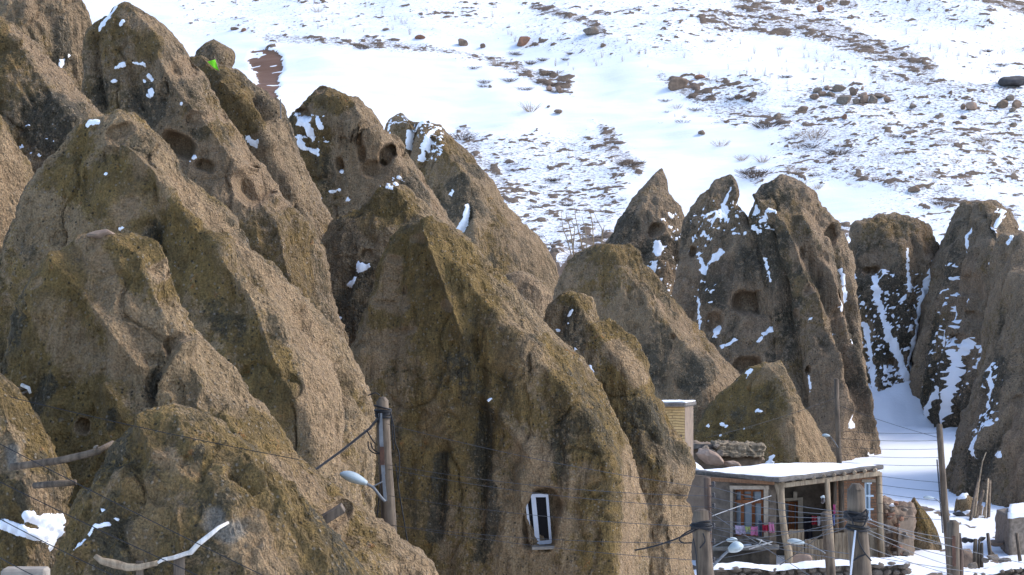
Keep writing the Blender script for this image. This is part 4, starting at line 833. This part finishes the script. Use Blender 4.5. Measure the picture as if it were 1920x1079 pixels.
for k, (x, y, D, rx, rz, mt, lb) in enumerate(((1811,1042,108.5,.26,.34,'boulder','brown hump of rock behind the near pole at the right'),(1809,1013,113,.13,.10,'boulder_dark','small dark stone left of the pair under the logs'),(1820,1014,113,.14,.10,'boulder_dark','second dark stone under the log stack'),
      (1840,1011,113,.16,.09,'stone','grey stone under the middle of the log stack'),(1868,1018,112,.30,.12,'boulder','flat brown stone on the snow right of the log stack'),(1800,965,121,.24,.12,'boulder_dark','dark rubble stone at the foot of the grey block'),(1806,985,119.5,.2,.12,'boulder_dark','lower dark rubble stone left of the logs'),
      (1885,1052,106,.22,.12,'stone','rounded stone by the fallen rail'),(1862,1045,107,.2,.14,'stone','grey stone behind the leaning stake'),(1848,1050,107,.12,.10,'stone','small grey stone between the stakes'),(1823,1060,106.5,.2,.12,'stone','grey stone at the foot of the thick stake'))):
    tag(lump('boulder', P(x,y,D), (rx,rx*.8,rz), M[mt], seed=80+k), lb, 'stone', 'stones on the yard snow')

# ------------------------------------------------------------------ poles, lamps and cables
def pole(label, pts, r, mat='wood_grey', chamfer=.06):
    t = MB(); pts = [P(*p) for p in pts]; n = 14; t.tube(pts, r, n, jit=.05)
    base = pts[-1]; e = empty('utility_pole', base, label, 'pole', 'utility poles')
    o = t.build('shaft', M[mat], e, smooth=True)
    d = (pts[0]-pts[1]).normalized(); MB().tube([pts[0]-d*.002, pts[0]+d*chamfer], [r[0]*.99, r[0]*.5], n, jit=.15).build('top', M[mat], e)
    return e
def ring(p, r, rz, mat, parent, name='cable_collar', n=5, seed=0):
    m = MB(); q = random.Random(seed)
    for k in range(n):
        c = Vector(p) + Vector((0,0,q.uniform(-rz,rz))); tl = (q.uniform(-.25,.25), q.uniform(-.25,.25)); rr = r*q.uniform(1.02,1.28)
        m.tube([c + Vector((math.cos(a)*rr, math.sin(a)*rr, tl[0]*math.cos(a)*rr + tl[1]*math.sin(a)*rr)) for a in np.linspace(0, 2*math.pi, 15)], .014, 5, cap=False)
    return m.build(name, M[mat], parent, smooth=True)
def loop(pts, D, r, mat, parent, name='cable_tail'): 
    q = [P(x, y, D) for x, y in pts]; out = []
    for i in range(len(q)-1):
        p0, p1, p2, p3 = q[max(i-1,0)], q[i], q[i+1], q[min(i+2,len(q)-1)]
        for t in np.linspace(0, 1, 6)[:-1]:
            t2, t3 = t*t, t*t*t; out.append(.5*((2*p1) + (p2-p0)*t + (2*p0-5*p1+4*p2-p3)*t2 + (3*p1-p0-3*p2+p3)*t3))
    return MB().tube(out+[q[-1]], r, 6).build(name, M[mat], parent, smooth=True)
def street_lamp(label, head0, head1, hw, arm, D, armr=.022, parts=()):
    """cobra head lamp: shell from head0 (nose) to head1 (neck), arm through the pixel list"""
    a, b = P(*head0, D), P(*head1, D); e = empty('street_lamp', P(*arm[-1], D), label, 'street lamp', 'street lamps')
    ax = (b-a); L_ = ax.length; ax.normalize(); sd_ = Vector((0,1,0)); up = ax.cross(sd_).normalized()
    if up.z < 0: up = -up
    def shell(k0, zt, zb, sc):
        vs = []; fs = []; n = 12; m_ = 14
        for i in range(n+1):
            t = i/n; wv_ = hw*(math.sin(math.pi*min(.999,max(.001,(t*.86+.02))))**.62)*(1-.42*t)*sc
            for k in range(m_):
                an = 2*math.pi*k/m_; h = math.sin(an); vs.append(a + ax*(L_*t) + sd_*math.cos(an)*wv_ + up*(h*wv_*(zt if h > 0 else zb)) )
        for i in range(n):
            for k in range(m_): fs.append((i*m_+k, i*m_+(k+1)%m_, (i+1)*m_+(k+1)%m_, (i+1)*m_+k))
        fs += [tuple(range(m_)), tuple(n*m_+k for k in range(m_))]; return MB().add(vs, fs)
    hd = shell(0, .9, .14, 1.0).build('lamp_head', M['lamp'], e, smooth=True)
    l_ = shell(0, .0, .62, .86); l_.build('lens', M['lens'], hd, smooth=True)
    loop([head1]+arm, D, armr, 'steel', e, 'arm')
    for p in parts: MB().tube([P(*p[0],D), P(*p[1],D)], .012, 6).build('brace', M['steel'], e)
    return e
# pole in front of the window cone
p1 = pole('tall wooden pole with street lamp and cable knot in front of the window cone', [(717,752,58.3),(721,850,58.3),(727,940,58.3),(733,1050,58.3),(738,1120,58.3)], [.098,.108,.118,.128,.135])
ring(P(718,770,58.3), .11, .09, 'cable', p1, n=9, seed=1)
m0 = MB(); bar(m0, 713,775,716,850, 7, 58.18, .03); bar(m0, 716,850,719,890, 7, 58.175, .03); bar(m0, 718,885,723,940, 6, 58.17, .03); m0.build('conduit', M['steel'], p1)
m0 = MB(); bar(m0, 716,838,717,872, 8, 58.16, .03); m0.build('rusty_strap', M['rust'], p1)
for pts in ([(732,772),(738,800),(741,830),(748,850),(749,880),(746,905)], [(733,775),(736,820),(738,845)], [(712,775),(711,792),(709,800)], [(742,870),(748,920),(758,980),(768,1040)], [(715,890),(711,930),(707,970),(703,1000)], [(688,808),(698,825),(704,832)], [(690,828),(692,842),(702,850),(714,851)], [(695,830),(700,843),(712,850)], [(712,742),(705,737),(697,739),(690,742)]):
    loop(pts, 58.15, .011, 'cable', p1)
street_lamp('pale cobra head street lamp on the pole by the window cone', (637,889), (688,908), .155, [(700,915),(712,930),(722,941)], 58.0, .026, [((700,912),(718,903))])
tag(MB().tube([P(708,785,58.2),P(694,803,58.4),P(640,846,59.6),P(590,882,61.2)], .022, 7).build('service_cable', M['cable_grey'], None, smooth=True), 'thick grey cable bundle running down left from the lamp pole', 'cable')
# double pole left of the porch house
p2 = pole('stubby pale topped pole left of the porch house with a black cable band', [(1314,958,47),(1317,1010,47),(1321,1060,47),(1326,1110,47)], [.098,.105,.112,.12], 'wood_grey', .02)
ring(P(1315,986,47), .11, .03, 'cable', p2, n=9, seed=2)
for pts in ([(1300,992),(1285,1000),(1274,1010),(1280,1018),(1298,1018)], [(1300,1010),(1303,1025),(1306,1045),(1308,1079)], [(1318,1000),(1322,1015),(1312,1028)]): loop(pts, 46.86, .010, 'cable', p2)
p2b = pole('slim dark pole with porcelain insulators beside the stubby pole', [(1326,897,47.8),(1327,980,47.8),(1329,1050,47.8),(1331,1110,47.8)], [.048,.05,.052,.055], 'wood_dark', .015)
for y in (908, 929, 949, 986, 1015, 1050):
    i_ = MB().tube([P(1338,y+5,47.7),P(1338,y+2,47.7),P(1338,y,47.7),P(1338,y-3,47.7),P(1338,y-5,47.7)], [.016,.026,.014,.024,.010], 10).build('insulator', M['porcelain'], p2b, smooth=True)
    MB().tube([P(1330,y+3,47.75), P(1338,y+4,47.7)], .008, 5).build('pin', M['rust'], i_)
# big near pole in front of the house
p3 = pole('broad weathered pole with a wire tangle in front of the porch house', [(1605,918,38),(1606,960,38),(1609,1010,38),(1613,1060,38),(1616,1110,38)], [.092,.098,.106,.112,.118], 'wood_grey', .06)
ring(P(1605,968,38), .10, .035, 'cable', p3, n=8, seed=3); ring(P(1608,988,38), .10, .012, 'cable', p3, n=3, seed=4)
for pts in ([(1590,958),(1588,966),(1596,972),(1600,985)], [(1625,955),(1618,962),(1606,968)], [(1625,958),(1626,968),(1620,985),(1612,990)], [(1607,995),(1610,1015),(1620,1035),(1634,1052)], [(1622,1040),(1610,1045),(1600,1052)]): loop(pts, 37.87, .009, 'cable', p3)
MB().tube([P(1604,995,37.87),P(1600,1030,37.87),P(1594,1090,37.87)], .011, 7).build('white_conduit', M['pvc'], p3, smooth=True)
p4 = pole('thick cracked pole at the lower right with a black bracket', [(1787,980,45),(1787,1030,45),(1788,1110,45)], [.076,.079,.085], 'wood_grey', .03)
m0 = MB(); bar(m0, 1788,1005,1789,1062, 6, 44.9, .04); m0.build('bracket', M['rust'], p4)
MB().tube([P(1797,1000,45.05),P(1801,1040,45.05),P(1802,1110,45.05)], [.03,.034,.036], 8, jit=.1).build('side_post', M['wood_dark'], p4)
p5 = pole('tall slightly leaning pole standing before the snow gully', [(1761,797,98),(1766,870,98),(1771,940,98),(1778,1020,98),(1783,1090,98)], [.085,.088,.092,.098,.10], 'wood_grey', .03)
for x in (-5, -3.5): MB().tube([P(1761+x,862,97.88),P(1765+x,910,97.88),P(1772+x,1000,97.88)], .010, 5).build('cable_tail', M['cable'], p5)
street_lamp('snow topped street lamp on the leaning pole by the gully', (1731,933), (1751,935), .085, [(1757,938),(1763,944)], 97.8, .014)
p6 = pole('slender grey pole rising behind the porch house roof', [(1568,711,118),(1570,780,118),(1573,850,118),(1576,930,118)], [.075,.08,.085,.09], 'wood_grey', .02)
street_lamp('small street lamp on the slender pole behind the roof', (1541,817), (1556,818), .10, [(1564,828),(1572,840)], 117.8, .014)
p7 = pole('porch front pole with a pale capped meter head', [(1547,962,92),(1551,1000,92),(1557,1060,92),(1560,1110,92)], [.115,.118,.125,.13], 'wood_grey', .03)
lump('meter_head', P(1543,938,92), (.08,.08,.09), M['porcelain'], p7, seed=5, sub=2); lump('cap', P(1543,932,91.98), (.075,.08,.05), M['lamp'], p7, seed=6, sub=2)
street_lamp('flat pale blue street lamp before the plank railing', (1476,1015), (1508,1019), .13, [(1520,1023),(1536,1031),(1548,1038)], 91.7, .016)
street_lamp('large pale street lamp on a white arm before the ledge', (1394,1024), (1366,1033), .16, [(1358,1040),(1345,1053),(1336,1062)], 60, .024)
street_lamp('small white street lamp above the large one left of the ledge', (1383,1013), (1362,1014), .075, [(1354,1017),(1346,1021),(1336,1026)], 62, .010)
# cables
def wire(name_label, pts, D0, D1, r=.0075, sag=6, grp=None, mat='cable'):
    (xa, ya), (xb, yb) = pts; q = []
    for t in np.linspace(0, 1, 17): q.append(P(xa+(xb-xa)*t, ya+(yb-ya)*t + sag*4*t*(1-t), D0+(D1-D0)*t))
    return tag(MB().tube(q, r, 5).build('power_cable', M[mat], None, smooth=True), name_label, 'cable', grp)
ORD = ['uppermost','second','third','fourth','fifth','lowest']
for (a, b, s_) in (((725,795),(1326,915),10),((728,872),(1326,930),12),((728,880),(1326,951),12),((730,930),(1326,988),10),((732,985),(1326,1018),10),((733,985),(1326,1052),8)):
    wire(ORD.pop(0) + ' of the thin cables strung across the window cone from the lamp pole', (a,b), 58.2, 47.7, .0038, s_, 'cables across the window cone', 'cable_grey')
for k, (a, b) in enumerate((((-40,812),(520,1092)),((-40,884),(400,1092)),((-40,952),(240,1092)),((-40,1022),(90,1092)))):
    wire(['uppermost of four parallel cables crossing the lower left corner','second of four parallel cables crossing the lower left corner','third of four parallel cables crossing the lower left corner','lowest cable cutting the very corner at lower left'][k], (a,b), 42, 41, .0058, 3, 'cables crossing the lower left corner')
wire('faint cable crossing the grey cone above the timber beams', ((20,745),(560,862)), 49, 47, .005, 4)
ORD = ['highest','second','third','fourth','fifth','sixth','seventh','eighth','ninth','lowest']
for (a, b, s_) in (((1330,912),(1603,962),7),((1330,932),(1603,966),8),((1330,951),(1603,970),8),((1330,960),(1540,1092),2),((1330,975),(1603,968),10),((1318,986),(1603,1040),5),((1330,988),(1603,988),9),((1330,1000),(1603,1052),4),((1330,1016),(1603,972),9),((1330,1050),(1603,985),7)):
    wire(ORD.pop(0) + ' of the cables before the porch house, counted down the slim dark pole', (a,b), 47.6, 38.0, .0040, s_, 'cables before the porch house', 'cable_grey')
ORD = ['first','second','third','fourth','fifth']
for (a, b, s_) in (((1606,966),(1786,1010),6),((1606,970),(1786,1025),7),((1608,985),(1786,1045),6),((1608,990),(1786,1062),5),((1610,1020),(1786,1078),3)):
    wire(ORD.pop(0) + ' cable from the top on the cracked pole, coming from the broad pole', (a,b), 38, 44.9, .0040, s_, 'cables right of the broad pole', 'cable_grey')
wire('long cable from the broad pole passing on to the right picture edge', ((1606,966),(1950,1062)), 38, 44.9, .0040, 9, 'cables right of the broad pole', 'cable_grey')
wire('low cable from the broad pole leaving through the bottom right corner', ((1612,1040),(1960,1090)), 38, 44.9, .0040, 3, 'cables right of the broad pole', 'cable_grey')
ORD = ['uppermost','second','third','fourth','fifth','sixth','seventh','eighth','ninth','tenth','lowest']
for (ya, yb) in ((760,822),(808,812),(822,826),(838,842),(852,858),(866,873),(880,905),(896,922),(910,940),(930,958),(948,975)):
    wire(ORD.pop(0) + ' of the thin cables crossing the blue shaded snow gully', ((1572,ya),(1764,yb)), 117.8, 98, .0065, 3, 'cables across the snow gully')
wire('long diagonal cable rising over the mossy cone to the slender pole', ((1328,820),(1569,745)), 112, 118, .008, 5)
wire('pale diagonal cable rising across the brown window', ((1335,968),(1446,930)), 60, 70, .009, -1, None, 'steel')
wire('slanting dark guy cable in front of the railing', ((1462,1060),(1562,985)), 90, 91.8, .011, 2)
wire('thick black cable leaving left from the stubby pole', ((1190,1032),(1312,990)), 47.5, 46.9, .011, 6)
# ------------------------------------------------------------------ timber on the left cones, flag, cap stones
def on(key, x, y, d=0.): return P(x, y, surf(key, x, y) - d)
tag(MB().tube([P(20,876,50.6),P(60,871,50.6),P(110,864,50.5),P(160,853,50.4),P(185,846,50.3),P(212,830,50.6)], [.052,.055,.052,.05,.05,.03], 10, jit=.1).build('timber_beam', M['wood_grey'], None, smooth=True), 'upper grey log bridging two cones at lower left', 'beam', 'logs at the lower left')
tag(MB().tube([P(64,911,51.2),P(100,908,51.0),P(142,905,50.9)], [.045,.048,.045], 10, jit=.1).build('timber_beam', M['wood_grey'], None, smooth=True), 'lower short grey log under the bridging log', 'beam', 'logs at the lower left')
tag(lump('knot_stone', P(181,839,50.2), (.05,.05,.035), M['stone'], seed=7, sub=2), 'little stone perched on the end of the upper log', 'stone')
bp = [(178,1042),(190,1052),(215,1058),(240,1064),(262,1064),(285,1058),(296,1056),(318,1047),(350,1038),(358,1034)]
Db = min(surf('F1',x,y) for x,y in ((190,1050),(262,1062),(350,1038),(415,990))) - .12
tag(MB().tube([P(x,y,Db) for x,y in bp[:7]], [.035,.050,.060,.050,.050,.036,.036], 10, jit=.3).build('branch', M['wood_pale'], None, smooth=True), 'curved tan branch on short posts at the bottom left', 'branch')
tag(MB().tube([P(296,1056,Db-.03),P(305,1050,Db-.03),P(325,1046,Db-.03),P(350,1038,Db-.03),P(357,1037,Db-.03),P(372,1020,Db),P(392,1005,Db),P(410,990,Db+.05),P(428,980,Db+.2)], [.02,.028,.03,.028,.038,.033,.036,.028,.02], 10, jit=.3).build('branch', M['wood_white'], None, smooth=True), 'white crooked branch sticking up to the cement patch', 'branch')  # upper half of the branch, coloured whiter than the tan lower half
for x, y0, wd_, lb in ((262,1052,.05,'thin post under the curved branch'),(336,1046,.075,'wide board post under the white branch')):
    m0 = MB(); m0.box(P(x,(y0+1120)/2,Db+.03), Vector((wd_,0,0)), Vector((0,.03,0)), Vector((0,0,(1120-y0)*Db/F/2))); tag(m0.build('support_post', M['wood_grey'], None, bevel=.006), lb, 'post')
Dp = surf('F2',612,978) ; m0 = MB(); a_, b_ = P(582,990,Dp-.62), P(644,952,Dp-.55); d_ = (b_-a_); nn = d_.normalized().cross(Vector((0,-1,0))).normalized()
m0.box((a_+b_)/2, d_/2, nn*.065, Vector((0,.09,.02))); pk_ = tag(m0.build('plank', M['wood_grey'], None, bevel=.01), 'squared grey beam jammed in the niche below the lamp pole', 'beam')
m0 = MB(); m0.box(P(48,1082,44), Vector((.27,0,0)), Vector((0,.25,0)), Vector((0,0,.11))); tag(m0.build('timber_block', plain('weathered_block',(.30,.26,.21),(.2,.17,.14),5,.9,.5), None, bevel=.03), 'grey weathered block peeping in at the bottom left corner', 'block')
for k, pts in enumerate(([(0,735),(25,728),(48,730)], [(8,745),(35,742),(54,733)], [(40,722),(54,728),(57,738)])):
    tag(MB().tube([on('F2',max(x,6),y,.12+.03*k) for x,y in pts], [.03,.032,.02], 7, jit=.2).build('driftwood', M['wood_white' if k==2 else 'wood_grey'], None, smooth=True), ['upper grey stick of the bundle at the left edge','lower grey stick of the bundle at the left edge','white curved twig end of the bundle at the left edge'][k], 'stick', 'stick bundle at the left edge')
tag(lump('cap_stone', on('F2',192,450,-.1)+Vector((0,0,.09)), (.25,.22,.09), M['boulder'], seed=51, rough=.1, tilt=-.06), 'flat tan cap stone on the grey left cone', 'stone')
bl_ = cone('perch', 'brown boulder perched on the ridge behind the green sheet', 95, [(398,75),(384,82),(372,96),(366,106),(362,130),(360,170)], [(404,75),(420,84),(434,92),(442,102),(440,116),(432,130),(436,170)], mat='rock_mid', amp=.6, step=2.4, name='perched_boulder', cat='boulder', group=None)
dg = min(surf('G2',398,124), surf('G2',404,130), surf('G2',394,118)) - .10
n_ = 10; vs = []; fs = []
cq = [P(389,116,dg), P(403,112,dg), P(412,134,dg-.02), P(399,126,dg-.02)]
for i in range(n_+1):
    for j in range(n_+1):
        s, t = i/n_, j/n_; p = (cq[0]*(1-s)+cq[1]*s)*(1-t) + (cq[3]*(1-s)+cq[2]*s)*t; vs.append(p + Vector((0,.015*math.sin(s*7+t*4),0)))
for i in range(n_):
    for j in range(n_): a = i*(n_+1)+j; fs.append((a,a+1,a+n_+2,a+n_+1))
g_ = tag(MB().add(vs, fs).build('green_sheet', plain('lime_fabric', (.26,.82,.03), (.22,.72,.02), 4, .6, .05), None, smooth=True), 'bright lime green sheet pinned to the rock ridge', 'sheet'); md = g_.modifiers.new('thick','SOLIDIFY'); md.thickness = .01
MB().tube([P(402,106,dg-.02), P(413,138,dg-.03)], .011, 6).build('stake', M['wood_pale'], g_)
tag(MB().tube([P(526,186,91.5),P(526.5,232,91.5)], .016, 6).build('iron_rod', M['steel'], None), 'thin upright rod on the crest of the ochre ridge', 'rod')

# ------------------------------------------------------------------ stones and plants on the hillside
def hill_stone(px, py, wpx, hpx=None, mt='boulder', label=None, group='stones on the snowy hillside', seed=0):
    p = hill_at(px, py); k = p.y/F; hpx = hpx or wpx*.62
    o = lump('boulder', p + Vector((0,0,hpx*k*.28)), (wpx*k*.5, wpx*k*.42, hpx*k*.55), M[mt], seed=seed, rough=.2, rot=rnd.uniform(0,.5), tilt=rnd.uniform(-.2,.2)); return tag(o, label, 'boulder', group)
BO = [(981,86,32,20,'boulder_red','reddish boulder alone high on the slope, top middle'),(867,86,22,18,'boulder','squat brown boulder left of the reddish one'),(905,89,12,9,'boulder','small stone between the squat brown and the reddish boulder'),(788,73,22,10,'boulder_red','flat reddish stone left of the squat brown boulder'),(723,58,14,7,'boulder','little flat stone furthest left of the boulder row'),
 (1110,66,38,22,'stone','grey boulder beneath the dark earth streak at top middle'),(1131,88,18,9,'boulder','small brown stone just below the grey boulder'),(456,60,14,9,'boulder_red','small pink stone right of the far crest at upper left'),(440,58,18,8,'boulder','flat stone beside the small pink stone at upper left'),
 (1316,253,17,13,'boulder','lone brown stone beside the smooth snow path'),(1270,168,48,26,'boulder','dark clump of rock at the left of the slope track'),(1312,148,22,10,'boulder_red','flat red stone above the dark clump of rock'),(1505,213,30,18,'boulder','wedge shaped stone below left of the stone pile'),(1545,206,22,12,'boulder','low brown stone directly under the stone pile'),(1583,224,17,12,'boulder_red','small reddish stone below the stone pile'),(1460,222,20,12,'stone','grey stone left of the wedge shaped stone'),
 (1822,208,24,22,'boulder_pink','pale upright stone near the right hand stone group'),(1806,224,20,11,'boulder','low stone below the pale upright stone'),(1762,222,18,11,'stone','grey stone between the pile and the pale upright stone'),(1712,203,22,11,'stone','flat grey stone right of the stone pile'),(1902,238,18,10,'stone','stone under the right hand stone group'),(1902,163,64,30,'boulder_dark','large almost black boulder at the right edge of the slope'),
 (1714,360,30,18,'boulder','brown earthy lump above the far row on the right'),(1537,22,18,14,'boulder_red','red stone near the top edge right of centre'),(1584,10,22,14,'boulder','brown stone touching the top edge'),(1512,2,30,14,'boulder_red','red rock cut by the top edge'),(1048,174,18,16,'boulder','round stone at the lower end of the drift'),(1030,170,14,10,'boulder_pink','pale stone beside the round stone at the drift'),
 (919,166,9,8,'stone','tiny grey stone in the smooth drift'),(1047,213,18,8,'boulder','flat brown stone on open snow below the drift'),(1028,203,8,6,'stone','pebble left of the flat brown stone'),(1043,476,16,14,'boulder','dark stone in the snow notch beside the crusted cone'),(1038,466,14,12,'boulder','second dark stone in the snow notch'),(1372,62,12,7,'boulder_red','tiny red stone in the upper streaks'),(1563,320,9,6,'stone','tiny grey stone in the lower right snow')]
for k, (x, y, a, b, mt, lb) in enumerate(BO): hill_stone(x, y, a, b, mt, lb, seed=200+k)
PL = ['leftmost stone of the tumbled pile on the right slope','top left slab of the tumbled pile','second stone along the top left of the tumbled pile','stone under the top left slab of the tumbled pile','stone between the left part and the large grey block of the pile','large grey block crowning the tumbled pile','tall brown block right of the large grey one in the pile','widest flat stone at the foot of the tumbled pile','small stone right of the tall brown block','lower middle stone in the right half of the pile','stone low in the right part of the tumbled pile','upper right stone of the tumbled pile','rightmost stone of the tumbled pile','lower stone under the tall brown block','small upright stone on top of the tumbled pile']
for k, (x, y, a, b) in enumerate(((1527,188,20,14),(1533,175,22,12),(1550,170,18,12),(1543,182,18,14),(1557,182,18,12),(1575,174,27,22),(1600,180,22,22),(1585,193,34,18),(1620,183,16,14),(1619,194,24,18),(1638,194,24,18),(1650,184,24,14),(1664,192,18,14),(1604,195,20,14),(1617,170,9,12))):
    hill_stone(x, y, a, b, ['boulder','stone','boulder_pink'][k%3] if k != 5 else 'stone', PL[k], 'stones of the tumbled pile', 260+k)
for k, (x, y, a, b) in enumerate(((1878,204,28,22),(1895,190,20,14),(1908,204,22,20),(1898,212,16,12),(1806,206,12,14))):
    hill_stone(x, y, a, b, ['boulder','stone'][k%2], ['largest stone of the loose group at the right slope edge','upper stone of the loose group at the right slope edge','rightmost stone of the loose group at the slope edge','lowest stone of the loose group at the right slope edge','slim stone left of the pale upright stone'][k], 'stones of the right hand group', 290+k)
# dry shrubs: four meshes shared by all copies
def shrub_mesh(seed, n, h, spread, r, lean=0.):
    q = random.Random(seed); m = MB()
    for k in range(n):
        a = q.uniform(0, 6.28); s = spread*q.random()**.6; hh = h*q.uniform(.45,1); p0 = Vector((math.cos(a)*s*.25, math.sin(a)*s*.25, -.08)); p1 = p0+Vector((math.cos(a)*s*.6+lean*.3, math.sin(a)*s*.6, hh*.6)); p2 = p1+Vector((math.cos(a+q.uniform(-.8,.8))*s*.5+lean*.4, math.sin(a)*s*.5, hh*.42))
        m.tube([p0,p1,p2], [r,r*.7,r*.35], 3, cap=False)
        for t in range(2):
            pm = p0.lerp(p1, q.uniform(.4,1)) if t else p1.lerp(p2, q.uniform(.1,.6)); m.tube([pm, pm+Vector((q.uniform(-1,1)*spread*.35, q.uniform(-1,1)*spread*.35, hh*q.uniform(.12,.3)))], [r*.5,r*.25], 3, cap=False)
    me = bpy.data.meshes.new('shrub'); me.from_pydata(m.v, [], m.f); return me
SH = []
for k, (n, h, s, r, mt) in enumerate(((40,.45,.5,.007,'grass'),(60,.34,.6,.010,'twig'),(9,.62,.16,.006,'grass'),(60,.24,.5,.010,'twig'))):
    me = shrub_mesh(k+1, n, h, s, r); me.materials.append(M[mt]); SH.append(me)
def shrub(px, py, s, kind, label, group):
    p = hill_at(px, py); o = mesh_obj('dry_shrub', SH[kind], None, p); o.scale = (s,s,s*rnd.uniform(.8,1.2)); o.rotation_euler.z = rnd.uniform(0,6.28); return tag(o, label, 'shrub', group)
for x, y, s, k, lb in ((995,208,1.1,0,'pale dry bush on clean snow right of the drift'),(1415,334,1.5,1,'dark bush on the snow between the two far fins'),(1405,326,1.0,1,'smaller twiggy bush left of the dark bush between the fins'),(1525,262,1.7,0,'tall straw coloured bush below the stone pile'),(1522,276,1.2,3,'dark low bush at the foot of the tall straw bush'),(1180,313,1.3,1,'dark bush above the pointed far horn'),
   (1572,292,1.3,1,'brown bush right of the open snow below the tall straw bush'),(866,262,1.4,1,'bush hugging the right flank of the twin tipped cone'),(1435,240,1.3,1,'dark bush on the speckled slope left of the tall straw bush'),(1350,275,1.0,0,'thin pale tuft on the smooth snow path'),(1430,305,.9,0,'small tuft above the dark bush between the fins'),(1390,300,.8,0,'faint pale tuft by the track'),(1545,425,1.2,1,'bush behind the niche of the blunt fin'),(1765,385,1.1,1,'bush left of the tall rounded rock'),
   (1112,452,1.0,1,'brown bush beside the bare saplings'),(682,92,.9,1,'dark tuft at the left end of the tussock line')): shrub(x, y, s, k, lb, 'bushes on the hillside')
q = random.Random(11); cnt = 0
regs = [(560,0,960,70,34,2),(960,60,1440,130,34,2),(1400,40,1560,160,18,2),(1500,95,1900,170,46,2),(1300,130,1520,160,16,2),(1650,10,1900,110,26,2),(880,290,1180,470,36,3),(1470,240,1900,360,50,0),(1240,170,1480,240,24,3),(880,100,1100,175,22,1)]
for x0, y0, x1, y1, n, kd_ in regs:
    for k in range(n):
        x, y = q.uniform(x0,x1), q.uniform(y0,y1); shrub(x, y, q.uniform(.35,.85), kd_ if q.random() < .75 else q.choice((0,2,3)), 'small dry tuft poking through the snow of the hillside', 'small dry tufts on the hillside')
# bare saplings in the notch
for k, (x0, y0, x1, y1, x2, y2) in enumerate(((1072,468,1056,430,1053,396),(1076,466,1068,425,1061,400),(1074,462,1078,430,1070,405),(1094,466,1084,430,1077,388),(1101,462,1097,425,1091,404),(1113,462,1111,420,1107,393),(1128,458,1129,430,1112,396),(1129,434,1132,430,1134,424))):
    b_ = P(x0,y0+14,158); tag(MB().tube([b_, P((x0+x1)/2,(y0+y1)/2+2,158), P(x1,y1,158), P((x1+x2)/2-1,(y1+y2)/2,158), P(x2,y2,158)], [.03,.026,.02,.015,.009], 5).build('bare_sapling', M['grass' if k%2 else 'wood_pale'], None, smooth=True),
        ['leftmost of the bare saplings in the snow notch','second bare sapling from the left in the snow notch','short sapling between the second and fourth in the notch','fourth bare sapling, leaning left above the crusted cone','fifth bare sapling of the notch','straight bare sapling, sixth of the row','rightmost bare sapling bending left at its fork','short side shoot beside the rightmost sapling'][k], 'sapling', 'bare saplings in the notch')
